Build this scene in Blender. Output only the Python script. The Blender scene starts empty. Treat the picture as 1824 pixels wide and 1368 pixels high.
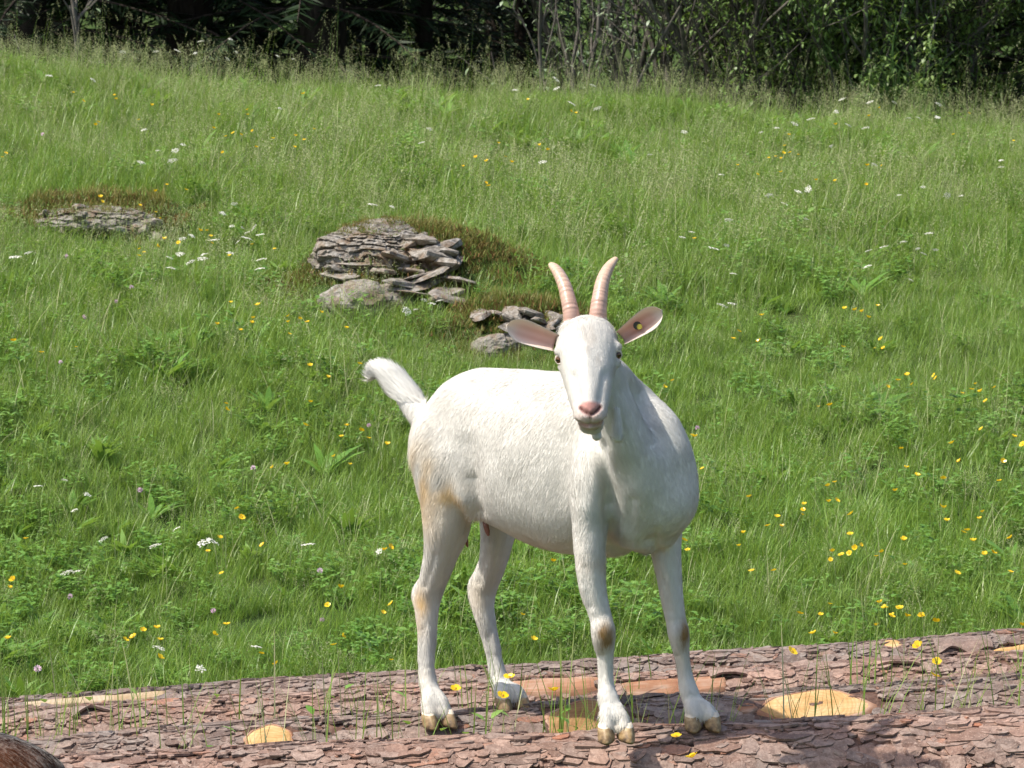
import bpy, bmesh, math, random
import numpy as np
from mathutils import Vector, Matrix, Euler, Quaternion, noise as mnoise

# ------------------------------------------------------------------ camera, sky, sun
SC = bpy.context.scene
COL = SC.collection
F_PX = 6612.0            # focal length in photo pixels (photo 1824 x 1368)
CAM_H = 1.85
PITCH = math.radians(-5.0)

cam_d = bpy.data.cameras.new('camera')
cam = bpy.data.objects.new('camera', cam_d)
COL.objects.link(cam)
cam.location = (0, 0, CAM_H)
cam.rotation_euler = (math.radians(90) + PITCH, 0, 0)
cam_d.sensor_width = 36.0
cam_d.lens = F_PX / 1824.0 * 36.0
cam_d.clip_start = 0.1
cam_d.clip_end = 3000
cam_d.dof.use_dof = True
cam_d.dof.focus_distance = 8.0
cam_d.dof.aperture_fstop = 32.0
SC.camera = cam

SUN_DIR = Vector((-0.52, -0.13, 0.84)).normalized()      # towards the sun
elev = math.asin(SUN_DIR.z)
azim = math.atan2(SUN_DIR.x, SUN_DIR.y)
w = bpy.data.worlds.new('World')
SC.world = w
w.use_nodes = True
nt = w.node_tree
nt.nodes.clear()
sky = nt.nodes.new('ShaderNodeTexSky')
sky.sky_type = 'NISHITA'
sky.sun_disc = False
sky.sun_elevation = elev
sky.sun_rotation = azim
sky.altitude = 300
sky.dust_density = 4.0
sky.ozone_density = 0.6
bg = nt.nodes.new('ShaderNodeBackground')
bg.inputs['Strength'].default_value = 0.145
wo = nt.nodes.new('ShaderNodeOutputWorld')
nt.links.new(sky.outputs[0], bg.inputs[0])
nt.links.new(bg.outputs[0], wo.inputs[0])

sun_d = bpy.data.lights.new('sun', 'SUN')
sun_d.energy = 4.1
sun_d.angle = math.radians(0.6)
sun_d.color = (1.0, 0.94, 0.84)
sun = bpy.data.objects.new('sun', sun_d)
COL.objects.link(sun)
sun.rotation_euler = SUN_DIR.to_track_quat('Z', 'Y').to_euler()
sun.location = (0, 0, 20)

vs = SC.view_settings
vs.view_transform = 'Standard'
vs.look = 'None'
vs.exposure = 0.60
vs.gamma = 1.0
vs.use_curve_mapping = False
SC.cycles.max_bounces = 4
SC.cycles.diffuse_bounces = 3
SC.cycles.glossy_bounces = 2
SC.cycles.transmission_bounces = 3
SC.cycles.transparent_max_bounces = 8
SC.cycles.use_denoising = True
SC.cycles.use_adaptive_sampling = True
SC.cycles.adaptive_threshold = 0.02

# ------------------------------------------------------------------ helpers
R_CAM = np.array(Euler((math.radians(90) + PITCH, 0, 0)).to_matrix())
def ray(px, py):
    d = R_CAM @ np.array([(px - 912.0) / F_PX, -(py - 684.0) / F_PX, -1.0])
    return d
def U(px, py, Y):
    """world point on the sight line of a photo pixel at depth Y"""
    d = ray(px, py)
    t = Y / d[1]
    return Vector((d[0] * t, Y, CAM_H + d[2] * t))
def PXM(Y):
    return Y / F_PX

def link(o, parent=None):
    COL.objects.link(o)
    if parent is not None:
        o.parent = parent
    return o
def tag(o, label, cat, group=None):
    o['label'] = label
    o['category'] = cat
    if group:
        o['group'] = group
    return o
def empty(name, loc=(0, 0, 0), rot=(0, 0, 0)):
    o = bpy.data.objects.new(name, None)
    o.location = loc
    o.rotation_euler = rot
    o.empty_display_size = 0.05
    COL.objects.link(o)
    return o
def mk_mesh(name, verts, faces, mats=None, smooth=False, fmat=None):
    me = bpy.data.meshes.new(name)
    me.from_pydata([tuple(v) for v in verts], [], [tuple(f) for f in faces])
    if mats is not None:
        for m in (mats if isinstance(mats, (list, tuple)) else [mats]):
            me.materials.append(m)
    if fmat is not None:
        me.polygons.foreach_set('material_index', np.asarray(fmat, dtype=np.int32))
    if smooth:
        me.polygons.foreach_set('use_smooth', np.ones(len(me.polygons), dtype=bool))
    me.update()
    return me
def mk_obj(name, me, parent=None, loc=None, rot=None, scl=None):
    o = bpy.data.objects.new(name, me)
    if loc is not None: o.location = loc
    if rot is not None: o.rotation_euler = rot
    if scl is not None: o.scale = scl
    return link(o, parent)

def np_mesh(name, V, F, mats=None, smooth=False, fmat=None):
    """fast mesh from numpy: V (n,3); F (m,3) or (m,4) array"""
    me = bpy.data.meshes.new(name)
    V = np.asarray(V, dtype=np.float32); F = np.asarray(F, dtype=np.int32)
    k = F.shape[1]
    me.vertices.add(len(V)); me.vertices.foreach_set('co', V.ravel())
    me.loops.add(F.size); me.loops.foreach_set('vertex_index', F.ravel())
    me.polygons.add(len(F))
    me.polygons.foreach_set('loop_start', np.arange(0, F.size, k, dtype=np.int32))
    me.polygons.foreach_set('loop_total', np.full(len(F), k, dtype=np.int32))
    if mats is not None:
        for m in (mats if isinstance(mats, (list, tuple)) else [mats]):
            me.materials.append(m)
    if fmat is not None:
        me.polygons.foreach_set('material_index', np.asarray(fmat, dtype=np.int32))
    if smooth:
        me.polygons.foreach_set('use_smooth', np.ones(len(F), dtype=bool))
    me.update(calc_edges=True)
    me.validate()
    return me

class NT:
    def __init__(self, name):
        self.m = bpy.data.materials.new(name)
        self.m.use_nodes = True
        self.t = self.m.node_tree
        self.t.nodes.clear()
        self.out = self.t.nodes.new('ShaderNodeOutputMaterial')
    def n(self, typ, **kw):
        nd = self.t.nodes.new(typ)
        for k, v in kw.items():
            setattr(nd, k, v)
        return nd
    def l(self, a, b):
        self.t.links.new(a, b)
    def val(self, nd, **kw):
        for k, v in kw.items():
            nd.inputs[k.replace('_', ' ')].default_value = v
    def math(self, op, a, b=None, clamp=False):
        nd = self.n('ShaderNodeMath', operation=op, use_clamp=clamp)
        for i, x in enumerate((a, b)):
            if x is None: continue
            if isinstance(x, (int, float)): nd.inputs[i].default_value = x
            else: self.l(x, nd.inputs[i])
        return nd.outputs[0]
    def ramp(self, fac, stops, interp='LINEAR'):
        nd = self.n('ShaderNodeValToRGB')
        nd.color_ramp.interpolation = interp
        e = nd.color_ramp.elements
        while len(e) > 1: e.remove(e[-1])
        e[0].position = stops[0][0]; e[0].color = (*stops[0][1], 1)
        for p, c in stops[1:]:
            x = e.new(p); x.color = (*c, 1)
        self.l(fac, nd.inputs[0])
        return nd.outputs[0]
    def mix(self, fac, a, b, blend='MIX'):
        nd = self.n('ShaderNodeMix', data_type='RGBA', blend_type=blend)
        for s, x in ((nd.inputs[0], fac), (nd.inputs[6], a), (nd.inputs[7], b)):
            if isinstance(x, (int, float)): s.default_value = x
            elif isinstance(x, tuple): s.default_value = (*x, 1)
            else: self.l(x, s)
        return nd.outputs[2]
    def noise(self, vec, scale, detail=4, rough=0.55, dist=0.0):
        nd = self.n('ShaderNodeTexNoise')
        nd.inputs['Scale'].default_value = scale
        nd.inputs['Detail'].default_value = detail
        nd.inputs['Roughness'].default_value = rough
        nd.inputs['Distortion'].default_value = dist
        if vec is not None: self.l(vec, nd.inputs['Vector'])
        return nd
    def pbsdf(self, col, rough=0.6, spec=0.4, bump=None, bstr=0.3, bdist=0.01):
        p = self.n('ShaderNodeBsdfPrincipled')
        if isinstance(col, tuple): p.inputs['Base Color'].default_value = (*col, 1)
        else: self.l(col, p.inputs['Base Color'])
        if isinstance(rough, (int, float)): p.inputs['Roughness'].default_value = rough
        else: self.l(rough, p.inputs['Roughness'])
        p.inputs['Specular IOR Level'].default_value = spec
        if bump is not None:
            b = self.n('ShaderNodeBump')
            b.inputs['Strength'].default_value = bstr
            b.inputs['Distance'].default_value = bdist
            self.l(bump, b.inputs['Height'])
            self.l(b.outputs[0], p.inputs['Normal'])
        return p
    def done(self, sh):
        self.l(sh, self.out.inputs[0])
        return self.m

def leaf_material(name, stops, transl=0.3, rough=0.42, spec=0.35, patch=None, patch_scale=0.9, tint=None):
    """two-sided plant tissue: per-leaf, per-plant and broad patch variation"""
    N = NT(name)
    geo = N.n('ShaderNodeNewGeometry')
    oi = N.n('ShaderNodeObjectInfo')
    r = N.math('ADD', N.math('MULTIPLY', geo.outputs['Random Per Island'], 0.62), N.math('MULTIPLY', oi.outputs['Random'], 0.38))
    c = N.ramp(r, stops)
    if patch is not None:
        nz = N.noise(geo.outputs['Position'], patch_scale, 3)
        f = N.ramp(nz.outputs[0], [(0.38, (0, 0, 0)), (0.66, (1, 1, 1))])
        c = N.mix(N.math('MULTIPLY', f, 0.55), c, patch, 'MIX')
    p = N.pbsdf(c, rough, spec)
    t = N.n('ShaderNodeBsdfTranslucent')
    c2 = N.mix(0.5, c, (0.30, 0.42, 0.05), 'MIX') if tint is None else N.mix(0.5, c, tint, 'MIX')
    N.l(c2, t.inputs[0])
    ms = N.n('ShaderNodeMixShader'); ms.inputs[0].default_value = transl
    N.l(p.outputs[0], ms.inputs[1]); N.l(t.outputs[0], ms.inputs[2])
    return N.done(ms.outputs[0])

def loft(path, radii, up=None, seg=20, power=2.0, caps=True):
    """tube through points; radii = (r_a, r_b) per point; r_b lies along `up` made square to the path"""
    P = [Vector(p) for p in path]
    n = len(P)
    V, F = [], []
    for i in range(n):
        t = (P[min(i + 1, n - 1)] - P[max(i - 1, 0)]).normalized()
        u = Vector(up[i] if isinstance(up, list) else up)
        b = (u - t * u.dot(t)).normalized()
        a = t.cross(b).normalized()
        ra, rb = radii[i]
        for k in range(seg):
            th = 2 * math.pi * k / seg
            ct, st = math.cos(th), math.sin(th)
            cx = math.copysign(abs(ct) ** (2 / power), ct)
            sx = math.copysign(abs(st) ** (2 / power), st)
            V.append(P[i] + a * (ra * cx) + b * (rb * sx))
    for i in range(n - 1):
        for k in range(seg):
            k2 = (k + 1) % seg
            F.append((i * seg + k, i * seg + k2, (i + 1) * seg + k2, (i + 1) * seg + k))
    if caps:
        t0 = (P[0] - P[1]).normalized(); t1 = (P[-1] - P[-2]).normalized()
        V.append(P[0] + t0 * min(radii[0]) * 0.5); c0 = len(V) - 1
        V.append(P[-1] + t1 * min(radii[-1]) * 0.5); c1 = len(V) - 1
        for k in range(seg):
            k2 = (k + 1) % seg
            F.append((c0, k2, k))
            b0 = (n - 1) * seg
            F.append((c1, b0 + k, b0 + k2))
    return V, F
def catmull(pts, rads, m=4):
    """smooth resample of a list of points with radii"""
    A = np.array([list(p) + list(r) for p, r in zip(pts, rads)], dtype=float)
    out = []
    n = len(A)
    for i in range(n - 1):
        p0, p1, p2, p3 = A[max(i - 1, 0)], A[i], A[i + 1], A[min(i + 2, n - 1)]
        for j in range(m):
            t = j / m
            out.append(0.5 * ((2 * p1) + (-p0 + p2) * t + (2 * p0 - 5 * p1 + 4 * p2 - p3) * t * t + (-p0 + 3 * p1 - 3 * p2 + p3) * t ** 3))
    out.append(A[-1])
    out = np.array(out)
    return [Vector(x[:3]) for x in out], [tuple(np.maximum(x[3:], 1e-4)) for x in out]
def sstep(a, b, x):
    t = np.clip((x - a) / (b - a), 0, 1)
    return t * t * (3 - 2 * t)
RNG = np.random.default_rng(7)
random.seed(7)
# ------------------------------------------------------------------ terrain
MOUNDS = []      # (x, y, sx, sy, h)
def gz(x, y):
    x = np.asarray(x, dtype=float); y = np.asarray(y, dtype=float)
    crest = 1.57 - 0.058 * np.clip(x, -14, 14)
    t = np.clip((y - 8.75) / (20.3 - 8.75), 0, 1)
    z = crest * (t + 0.16 * t * (1 - t))
    z = z - (0.62 * sstep(20.3, 26.0, y))
    z = z + 0.25 * np.clip(y - 50, 0, 260) * sstep(50, 75, y)
    z = z + 0.030 * np.sin(x * 1.7 + 0.6) * np.sin(y * 1.3) * sstep(8.9, 10.5, y) + 0.02 * np.sin(x * 3.9 + y * 2.7) * sstep(8.9, 10.5, y)
    for (mx, my, sx, sy, h) in MOUNDS:
        z = z + h * np.exp(-((x - mx) / sx) ** 2 - ((y - my) / sy) ** 2)
    return z
def ground_hit(px, py, lift=0.0):
    """where the sight line of a pixel meets the terrain raised by lift"""
    d = ray(px, py)
    ys = np.linspace(8.8, 60, 2400)
    t = ys / d[1]
    f = (CAM_H + d[2] * t) - (gz(d[0] * t, ys) + lift)
    i = np.argmax(f < 0)
    if f[i] >= 0:
        return None
    yy = ys[i]
    tt = yy / d[1]
    xx = d[0] * tt
    return float(xx), float(yy), float(gz(xx, yy))

ROCK_SPOTS = {}
for nm, px, py in (('big', 690, 560), ('left', 165, 425), ('small', 890, 640)):
    ROCK_SPOTS[nm] = ground_hit(px, py)
bx_, by_, _ = ROCK_SPOTS['big']
lx_, ly_, _ = ROCK_SPOTS['left']
sx_, sy_, _ = ROCK_SPOTS['small']
MOUNDS += [(bx_ + 0.03, by_ + 0.34, 0.40, 0.40, 0.20), (bx_ + 0.40, by_ + 0.30, 0.40, 0.40, 0.10), (lx_, ly_ + 0.2, 0.45, 0.4, 0.13), (sx_ + 0.1, sy_ + 0.28, 0.42, 0.3, 0.12)]

def soil_material():
    N = NT('meadow_soil')
    geo = N.n('ShaderNodeNewGeometry')
    a = N.noise(geo.outputs['Position'], 3.0, 6)
    b = N.noise(geo.outputs['Position'], 40.0, 4)
    c1 = N.ramp(a.outputs[0], [(0.3, (0.030, 0.055, 0.012)), (0.55, (0.055, 0.095, 0.022)), (0.75, (0.075, 0.085, 0.03))])
    c = N.mix(N.math('MULTIPLY', b.outputs[0], 0.6), c1, (0.02, 0.03, 0.01))
    p = N.pbsdf(c, 0.9, 0.1, b.outputs[0], 0.6, 0.02)
    return N.done(p.outputs[0])
M_SOIL = soil_material()
def build_ground():
    xs = np.concatenate([np.linspace(-900, -40, 20), np.linspace(-36, -8.5, 24), np.linspace(-8, 8, 161), np.linspace(8.5, 36, 24), np.linspace(40, 900, 20)])
    ys = np.concatenate([np.linspace(-200, -5, 10), np.linspace(-4, 8.4, 30), np.linspace(8.5, 24, 190), np.linspace(24.3, 60, 60), np.linspace(62, 320, 50), np.linspace(340, 1600, 12)])
    X, Y = np.meshgrid(xs, ys)
    Z = gz(X, Y)
    V = np.stack([X.ravel(), Y.ravel(), Z.ravel()], 1)
    nx, ny = len(xs), len(ys)
    i = np.arange(nx - 1); j = np.arange(ny - 1)
    I, J = np.meshgrid(i, j)
    a = (J * nx + I).ravel()
    F = np.stack([a, a + 1, a + nx + 1, a + nx], 1)
    o = mk_obj('ground', np_mesh('ground', V, F, M_SOIL, True))
    o['kind'] = 'structure'
    return o
build_ground()
# ------------------------------------------------------------------ the white goat
HEAD = math.radians(-50)
GH = Vector((math.cos(HEAD), math.sin(HEAD), 0))       # heading
GL = Vector((-math.sin(HEAD), math.cos(HEAD), 0))      # its left
ZU = Vector((0, 0, 1))
GO = U(838, 900, 8.28); GO.z = 0
def B(u, v, z):
    return GO + GH * u + GL * v + ZU * z

def goat_leg_specs():
    # (px, py, depth, half width in px, half depth in px)
    return {
     'RF': [(1062, 800, 7.80, 40, 52), (1052, 860, 7.79, 43, 56), (1050, 930, 7.78, 36, 50), (1050, 985, 7.765, 29, 40), (1056, 1045, 7.755, 25, 30), (1069, 1098, 7.745, 20.5, 22), (1074, 1124, 7.733, 22.5, 24.5), (1076, 1145, 7.735, 20, 21), (1078, 1166, 7.74, 15.5, 16), (1079, 1195, 7.74, 14.5, 14.5), (1080, 1222, 7.735, 15.5, 16), (1083, 1243, 7.725, 19, 20), (1089, 1264, 7.71, 20, 20), (1095, 1286, 7.69, 23, 22)],
     'LF': [(1174, 840, 7.90, 42, 54), (1180, 900, 7.90, 40, 56), (1184, 955, 7.895, 31, 50), (1189, 1005, 7.89, 25, 38), (1196, 1060, 7.885, 21.5, 27), (1204, 1105, 7.88, 18.5, 20), (1209, 1127, 7.873, 19.5, 22), (1212, 1147, 7.876, 17, 18), (1215, 1170, 7.88, 13.5, 14), (1221, 1205, 7.88, 14.5, 14.5), (1228, 1235, 7.87, 18, 18), (1238, 1258, 7.86, 19, 19), (1247, 1277, 7.85, 21, 21)],
     'RH': [(792, 730, 8.34, 30, 40), (778, 775, 8.29, 52, 78), (790, 835, 8.27, 58, 88), (796, 890, 8.255, 49, 74), (795, 940, 8.25, 43, 58), (784, 990, 8.26, 31, 38), (771, 1035, 8.28, 25.5, 27), (762, 1066, 8.29, 24, 25), (760, 1095, 8.285, 20.5, 22), (761, 1135, 8.275, 17, 18), (759, 1180, 8.265, 15.5, 16), (762, 1213, 8.255, 17.5, 17.5), (769, 1238, 8.24, 18.5, 19), (776, 1262, 8.225, 20, 21)],
     'LH': [(886, 870, 8.39, 38, 72), (888, 930, 8.39, 34, 62), (884, 970, 8.395, 29, 50), (876, 1010, 8.41, 25, 34), (863, 1046, 8.425, 24, 25), (860, 1078, 8.425, 21, 22), (866, 1108, 8.42, 18, 19), (875, 1145, 8.415, 15.5, 17), (882, 1180, 8.41, 15.5, 16), (889, 1208, 8.40, 18, 18), (898, 1230, 8.385, 19, 19), (906, 1250, 8.37, 20, 21)],
    }

HOOVES = {'RF': (1096, 1316, 7.68, -0.15, 0.30), 'LF': (1250, 1296, 7.84, 0.12, 0.30), 'RH': (779, 1291, 8.21, 0.1, 0.2), 'LH': (910, 1261, 8.33, 0.15, 0.2)}
def goat_body_raw(tail=True):
    V, F = [], []
    def add(vf):
        o = len(V)
        V.extend(vf[0]); F.extend([tuple(i + o for i in f) for f in vf[1]])
    def ball(p, rx, ry, rz, basis=None):
        P = [p - ZU * rz * 0.98, p - ZU * rz * 0.7, p - ZU * rz * 0.3, p + ZU * rz * 0.01, p + ZU * rz * 0.35, p + ZU * rz * 0.72, p + ZU * rz * 0.98]
        kk = [0.2, 0.71, 0.954, 1, 0.937, 0.69, 0.2]
        add(loft(P, [(rx * k, ry * k) for k in kk], basis or Vector((0, 1, 0)), 16))
    # trunk, along the spine: u, top, bottom, half width
    S = [(-0.130, 1.060, 0.955, 0.045), (-0.105, 1.090, 0.895, 0.080), (-0.06, 1.125, 0.85, 0.105), (0.0, 1.152, 0.830, 0.116), (0.08, 1.162, 0.822, 0.118),
         (0.17, 1.166, 0.805, 0.126), (0.26, 1.171, 0.786, 0.138), (0.35, 1.173, 0.778, 0.140), (0.44, 1.170, 0.781, 0.130), (0.51, 1.164, 0.79, 0.116), (0.565, 1.138, 0.797, 0.103),
         (0.615, 1.080, 0.808, 0.094), (0.66, 1.015, 0.826, 0.082), (0.695, 0.96, 0.86, 0.058)]
    P = [B(u, 0.0, (t + b) / 2) for u, t, b, w_ in S]
    Rr = [(w_, (t - b) / 2) for u, t, b, w_ in S]
    P, Rr = catmull(P, Rr, 3)
    add(loft(P, Rr, ZU, 28, 2.15))
    # spine ridge, hip points, shoulders, brisket
    P = [B(-0.10, 0, 1.085), B(0.0, 0, 1.137), B(0.12, 0, 1.150), B(0.3, 0, 1.157), B(0.44, 0, 1.158), B(0.51, 0, 1.152), B(0.57, 0, 1.115)]
    P, Rr = catmull(P, [(0.028, 0.022), (0.035, 0.025), (0.035, 0.022), (0.035, 0.02), (0.032, 0.024), (0.032, 0.026), (0.03, 0.02)], 3)
    add(loft(P, Rr, ZU, 14))
    for s in (-1, 1):
        ball(B(0.52, 0.072 * s, 1.00), 0.055, 0.055, 0.13)
        ball(B(0.605, 0.045 * s, 0.93), 0.06, 0.055, 0.10)
        ball(B(0.10, 0.07 * s, 0.92), 0.05, 0.04, 0.09)
    ball(B(0.59, 0, 0.86), 0.08, 0.06, 0.055)
    # neck
    NK = [(1150, 890, 7.80, 62, 70), (1140, 845, 7.765, 60, 70), (1118, 790, 7.725, 49, 60), (1098, 735, 7.70, 42.5, 53), (1080, 690, 7.69, 39, 47), (1066, 650, 7.68, 39, 44), (1054, 622, 7.665, 38, 40)]
    add(loft(*catmull([U(a, b, c) for a, b, c, d, e in NK], [(d * PXM(c), e * PXM(c)) for a, b, c, d, e in NK], 3), Vector((0, 1, 0.2)), 22))
    NK = [(1125, 740, 7.93, 52, 60), (1108, 705, 7.83, 40, 50), (1085, 668, 7.72, 34, 40)]   # crest of the neck
    add(loft(*catmull([U(a, b, c) for a, b, c, d, e in NK], [(d * PXM(c), e * PXM(c)) for a, b, c, d, e in NK], 3), Vector((0.2, 0.1, 1)), 18))
    # legs
    for k, sp in goat_leg_specs().items():
        pts = [U(a, b, c) for a, b, c, d, e in sp]
        rd = [(d * PXM(c), e * PXM(c)) for a, b, c, d, e in sp]
        add(loft(*catmull(pts, rd, 3), Vector((0, 1, 0)), 18))
    # hocks (heel bone and tendon)
    for pts in ([(776, 990, 8.30, 9), (755, 1030, 8.32, 8), (744, 1054, 8.325, 11.5), (747, 1080, 8.31, 10), (753, 1120, 8.295, 8)], [(866, 985, 8.44, 8), (852, 1020, 8.455, 8), (842, 1045, 8.46, 9.5), (847, 1078, 8.445, 8.5), (858, 1112, 8.43, 7.5)]):
        add(loft(*catmull([U(a, b, c) for a, b, c, d in pts], [(d * PXM(c), d * PXM(c)) for a, b, c, d in pts], 3), Vector((0, 1, 0)), 12))
    for k, (a, b, c, rz, dz) in HOOVES.items():
        fx, fy, fd, _, _ = goat_leg_specs()[k][-2]
        hd = math.radians(8) if k in ('RF', 'LF') else math.radians(24)
        q = PXM(c)
        for s in (-1, 1):
            top = U(fx, fy - 8, fd) + Vector((0.006 * s, 0, 0))
            end = U(a, b, c) + Vector((math.cos(hd) * 0.0185 * s, math.sin(hd) * 0.0185 * s, 0.030))
            mid = (top + end) / 2 + Vector((0.006 * s, -0.004, 0.002))
            tip = end + Vector((math.sin(hd) * 0.016, -math.cos(hd) * 0.016, -0.014))
            add(loft(*catmull([top, mid, end, tip], [(11 * q, 13 * q), (11.5 * q, 15 * q), (13.5 * q, 18 * q), (12.5 * q, 16 * q)], 4), Vector((0, 1, 0.3)), 14))
        heel = U(fx - 4, fy + 4, fd + 0.022)
        for s in (-1, 1):      # dew claws
            ball(heel + Vector((0.011 * s, 0, -0.004)), 0.008, 0.008, 0.012)
    # head
    HD = [(1044, 588, 7.655, 40, 34), (1045, 603, 7.628, 53, 46), (1046, 622, 7.603, 56.5, 53), (1047, 640, 7.58, 54, 55), (1048, 660, 7.555, 48.5, 51), (1049, 682, 7.527, 43.5, 46), (1050, 704, 7.50, 38.5, 40), (1050.5, 724, 7.475, 33, 34), (1051, 741, 7.457, 29.5, 29), (1051, 754, 7.447, 23, 23)]
    add(loft(*catmull([U(a, b, c) for a, b, c, d, e in HD], [(d * PXM(c), e * PXM(c)) for a, b, c, d, e in HD], 3), Vector((0, 0.6, -0.8)), 26, 2.15))
    # lower jaw
    HD = [(1052, 668, 7.62, 36, 26), (1052, 700, 7.575, 30, 24), (1052, 728, 7.535, 26, 21), (1052, 752, 7.497, 24, 19), (1052, 763, 7.474, 20, 13)]
    add(loft(*catmull([U(a, b, c) for a, b, c, d, e in HD], [(d * PXM(c), e * PXM(c)) for a, b, c, d, e in HD], 3), Vector((0, 0.6, -0.8)), 18))
    # brows, poll, cheek bones, lips
    for a, b, c, r in ((1001, 627, 7.572, 14.5), (1096, 621, 7.578, 13), (1003, 652, 7.572, 11), (1097, 645, 7.572, 11), (1017, 580, 7.63, 16), (1067, 574, 7.63, 16), (1042, 578, 7.635, 17), (1020, 668, 7.552, 10), (1078, 664, 7.552, 10), (1040, 741, 7.447, 11.5), (1062, 741, 7.447, 11.5)):
        q = r * PXM(c)
        ball(U(a, b, c), q, q, q)
    for a, b, c, r, l in ((1061, 768, 7.53, 8.5, 26), (1098, 770, 7.575, 8.5, 42)):   # wattles
        top = U(a, b - l, c); bot = U(a + 2, b + 14, c - 0.01)
        q = r * PXM(c)
        add(loft(*catmull([top, (top + bot) / 2, bot], [(q * 0.85, q * 0.85), (q, q), (q * 1.1, q * 1.1)], 4), Vector((0, 1, 0)), 12))
    if tail:
        TL = [(770, 760, 8.36, 26, 34), (750, 740, 8.385, 27, 30), (732, 716, 8.395, 24, 24), (715, 693, 8.405, 21, 20), (699, 673, 8.41, 18.5, 17), (684, 662, 8.415, 15.5, 14), (670, 662, 8.42, 13, 12), (660, 671, 8.42, 9.5, 9), (656, 682, 8.42, 5, 5)]
    else:
        TL = [(770, 760, 8.36, 26, 34), (757, 770, 8.385, 20, 22), (747, 800, 8.40, 15, 15), (744, 830, 8.40, 10, 10), (743, 855, 8.40, 5, 5)]
    add(loft(*catmull([U(a, b, c) for a, b, c, d, e in TL], [(d * PXM(c), e * PXM(c)) for a, b, c, d, e in TL], 3), Vector((0, 1, 0)), 14))
    return V, F

def remeshed(name, V, F, voxel=0.0038, iters=5):
    me = mk_mesh(name + '_raw', V, F)
    o = bpy.data.objects.new(name + '_raw', me)
    COL.objects.link(o)
    m = o.modifiers.new('r', 'REMESH'); m.mode = 'VOXEL'; m.voxel_size = voxel
    s = o.modifiers.new('s', 'SMOOTH'); s.factor = 0.5; s.iterations = iters
    dg = bpy.context.evaluated_depsgraph_get()
    dg.update()
    out = bpy.data.meshes.new_from_object(o.evaluated_get(dg))
    bpy.data.objects.remove(o)
    bpy.data.meshes.remove(me)
    out.name = name
    return out

def relax(me, weight, iters):
    """Laplacian smoothing with a weight per vertex"""
    C = coords(me)
    n = len(C)
    E = np.empty(len(me.edges) * 2, dtype=np.int32); me.edges.foreach_get('vertices', E); E = E.reshape(-1, 2)
    i = np.concatenate([E[:, 0], E[:, 1]]); j = np.concatenate([E[:, 1], E[:, 0]])
    deg = np.bincount(i, minlength=n)[:, None].clip(1)
    wv = weight(C)[:, None]
    for _ in range(iters):
        S = np.stack([np.bincount(i, weights=C[j, k], minlength=n) for k in range(3)], 1) / deg
        C += wv * (S - C)
    me.vertices.foreach_set('co', C.astype(np.float32).ravel())
    me.update()
def body_weight(C):
    w_ = 0.5 * sstep(0.80, 0.90, C[:, 2]) + 0.10 * (C[:, 2] < 0.5)
    px = 912 + C[:, 0] / C[:, 1] * F_PX
    w_ *= sstep(7.58, 7.70, C[:, 1] + 0.0 * px)            # head keeps its shape
    w_ *= 1 - np.exp(-(((C - np.array(U(700, 680, 8.41))) / np.array([0.07, 0.2, 0.07])) ** 2).sum(1))
    hd = np.exp(-(((C - np.array(U(1045, 610, 7.62))) / np.array([0.10, 0.12, 0.06])) ** 2).sum(1))
    return w_ * (1 - np.clip(hd * 1.5, 0, 1))

def coords(me):
    a = np.empty(len(me.vertices) * 3, dtype=np.float32); me.vertices.foreach_get('co', a)
    return a.reshape(-1, 3).astype(float)
def vnormals(me):
    a = np.empty(len(me.vertices) * 3, dtype=np.float32)
    me.vertex_normals.foreach_get('vector', a)
    return a.reshape(-1, 3).astype(float)
def gauss(C, p, r):
    p = np.array(p)
    return np.exp(-(((C - p) / np.array(r)) ** 2).sum(1))
def seg_dist(C, pts):
    d = np.full(len(C), 1e9)
    pts = [np.array(p) for p in pts]
    for a, b in zip(pts[:-1], pts[1:]):
        ab = b - a
        t = np.clip(((C - a) @ ab) / (ab @ ab), 0, 1)
        d = np.minimum(d, np.linalg.norm(C - (a + t[:, None] * ab), axis=1))
    return d

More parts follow.
